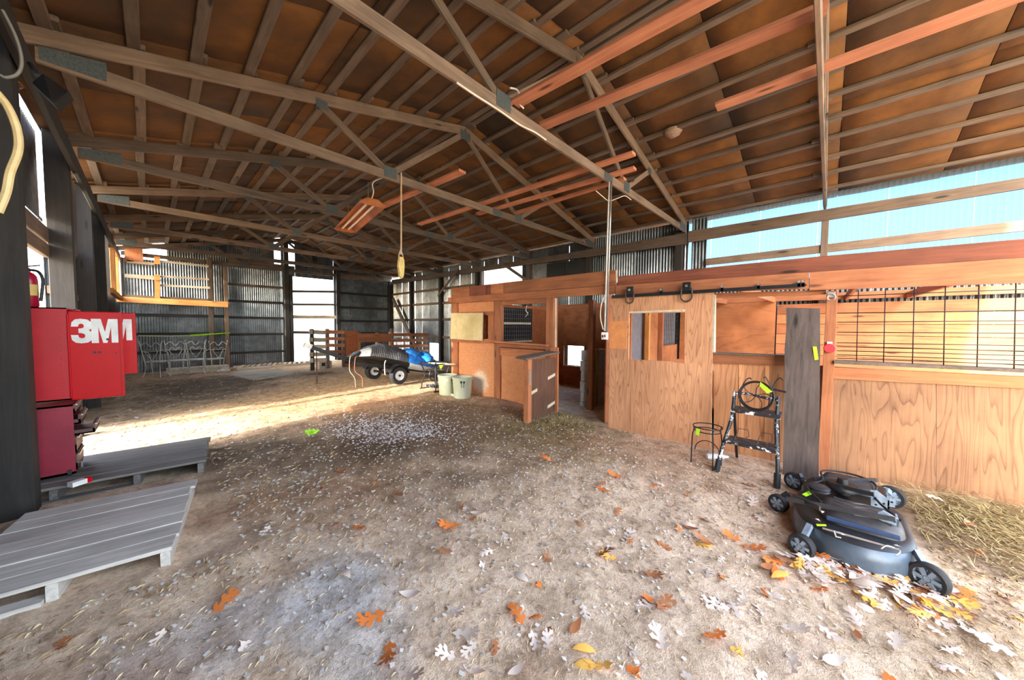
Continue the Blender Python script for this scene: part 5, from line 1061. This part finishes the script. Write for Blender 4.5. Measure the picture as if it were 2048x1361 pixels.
for i in range(3000):
    q = R(); cx, cy_, r = ((4.25, -1.0, .5) if q < .5 else (4.45, 3.05, .35) if q < .8 else (4.4, -.75, .25)); x = random.gauss(cx, r); y = random.gauss(cy_, r * .8)
    if x > 4.72 or x < 3.3 or (occ(x, y)): continue
    a = U(0, 3.14); l = U(.03, .09); w = .0018; h0 = .09 * g2(x, y, cx + .15, cy_, r * 1.3) * R(); z = gz(x, y) + .004 + h0; dx, dy = math.cos(a) * l, math.sin(a) * l; nx, ny = -math.sin(a) * w, math.cos(a) * w; o = len(hay.v); tz_ = U(-.02, .02)
    hay.v += [(x - dx - nx, y - dy - ny, z), (x - dx + nx, y - dy + ny, z + .002), (x + dx + nx, y + dy + ny, z + tz_ + .01), (x + dx - nx, y + dy - ny, z + tz_ + .01)]; hay.f.append((o, o + 1, o + 2, o + 3)); hay.mi.append(0)
o = link('loose_hay', hay.mesh('loose_hay', speckle('olive_hay', srgb(166, 146, 90), srgb(216, 200, 146), None, 5., .9, 0, .1))); tag(o, 'loose olive hay along the foot of the stall fronts', 'hay', None, 'stuff')
chips = MB()
for x, y in scatter(3600, (160, 735, 1700, 1361), lambda x, y: 0 if occ(x, y) else .03 + .12 * sst(2.2, 4.5, x + y) + .85 * max(g2(x, y, 3.1, 4.4, 1.6), .8 * g2(x, y, 3.6, 2.2, 1.2), .6 * g2(x, y, 4.1, .9, .5), .35 * g2(x, y, 1.5, 4., 1.2))):
    s = U(.005, .014) * (1 + .12 * y); a = U(0, 6.28); z = gz(x, y) + .004; o = len(chips.v); e = U(.4, 1.)
    for k, hh in enumerate((0, .004, .006, .002)): b_ = a + k * 1.5708 + U(-.3, .3); chips.v.append((x + math.cos(b_) * s * (e if k % 2 else 1), y + math.sin(b_) * s * (e if k % 2 else 1), z + hh + s * .25))
    chips.v.append((x, y, z - .004)); chips.f += [(o, o + 1, o + 2, o + 3), (o, o + 4, o + 1), (o + 1, o + 4, o + 2), (o + 2, o + 4, o + 3), (o + 3, o + 4, o)]; chips.mi += [0] * 5
o = link('pale_chips', chips.mesh('pale_chips', CHIPW)); tag(o, 'pale chips and flakes scattered over the middle of the dirt floor', 'chips', None, 'stuff')
pb_ = MB()
for i in range(2600):
    q = R(); c = onz(random.gauss(770, 62), random.gauss(858, 15)); x, y = c.x, c.y; s = U(.008, .02); z = gz(x, y); o = len(pb_.v)
    pb_.v += [(x - s, y, z), (x, y - s, z), (x + s * U(.7, 1.3), y, z), (x, y + s, z), (x + U(-.3, .3) * s, y + U(-.3, .3) * s, z + s * U(.4, .9))]; mi_ = 0 if R() < .5 else 1
    pb_.f += [(o, o + 1, o + 4), (o + 1, o + 2, o + 4), (o + 2, o + 3, o + 4), (o + 3, o, o + 4)]; pb_.mi += [mi_] * 4
o = link('gravel_patch', pb_.mesh('gravel_patch', [speckle('gravel', srgb(206, 198, 194), srgb(240, 234, 230), None, 8., .9), speckle('gravel_dark', srgb(120, 98, 88), srgb(160, 134, 120), None, 8., .9)])); tag(o, 'patch of mixed pale gravel in the middle of the dirt floor', 'gravel', None, 'stuff')
c = onz(624, 872); lw = MB()
for i in range(9):
    a = i * .7; p = c + V((math.cos(a) * .06, math.sin(a) * .06, .012 + gz(c.x, c.y))); q = p + V((math.cos(a + 1.9) * .08, math.sin(a + 1.9) * .08, .03)); lw.bar(p, q, .022, .004, (0, .3, 1))
tag(part('ribbon_scrap', lw, LIME), 'crumpled scrap of lime ribbon on the dirt left of the gravel', 'ribbon')
# ------------------------------------------------------------------ bare trees outside the openings
bark = speckle('bark', srgb(96, 84, 74), srgb(150, 136, 122), None, 9., .9)
def bare_tree(x, y, h, seed, label):
    t = thing('bare_tree', label, 'tree', (x, y, -.35), 'bare trees outside the barn'); rnd = random.Random(seed); b = MB(); tw = MB()
    def grow(p, d, l, r, n, mb):
        e = p + d * l; m = p + d * l * .5 + V((rnd.uniform(-1, 1), rnd.uniform(-1, 1), 0)) * l * .05
        mb.tube([p, m, e], [r, r * .8, r * .6], 5)
        if n == 0: return
        for i in range(3 if n > 1 else 4):
            q = d + V((rnd.uniform(-1, 1), rnd.uniform(-1, 1), rnd.uniform(-.2, .6))) * .75; grow(p + d * l * rnd.uniform(.5, 1), q.normalized(), l * rnd.uniform(.5, .72), r * .5, n - 1, tw)
    grow(V((x, y, -.4)), V((0, 0, 1)), h * .4, h * .022, 4, b); part('trunk', b, bark, t, True); part('branches', tw, bark, t)
bare_tree(14.2, 8.4, 7, 3, 'bare tree outside, seen through the low window hole of the stall'); bare_tree(-7.5, 15.5, 8, 5, 'bare tree outside, seen through the left wall opening beside the extinguisher')
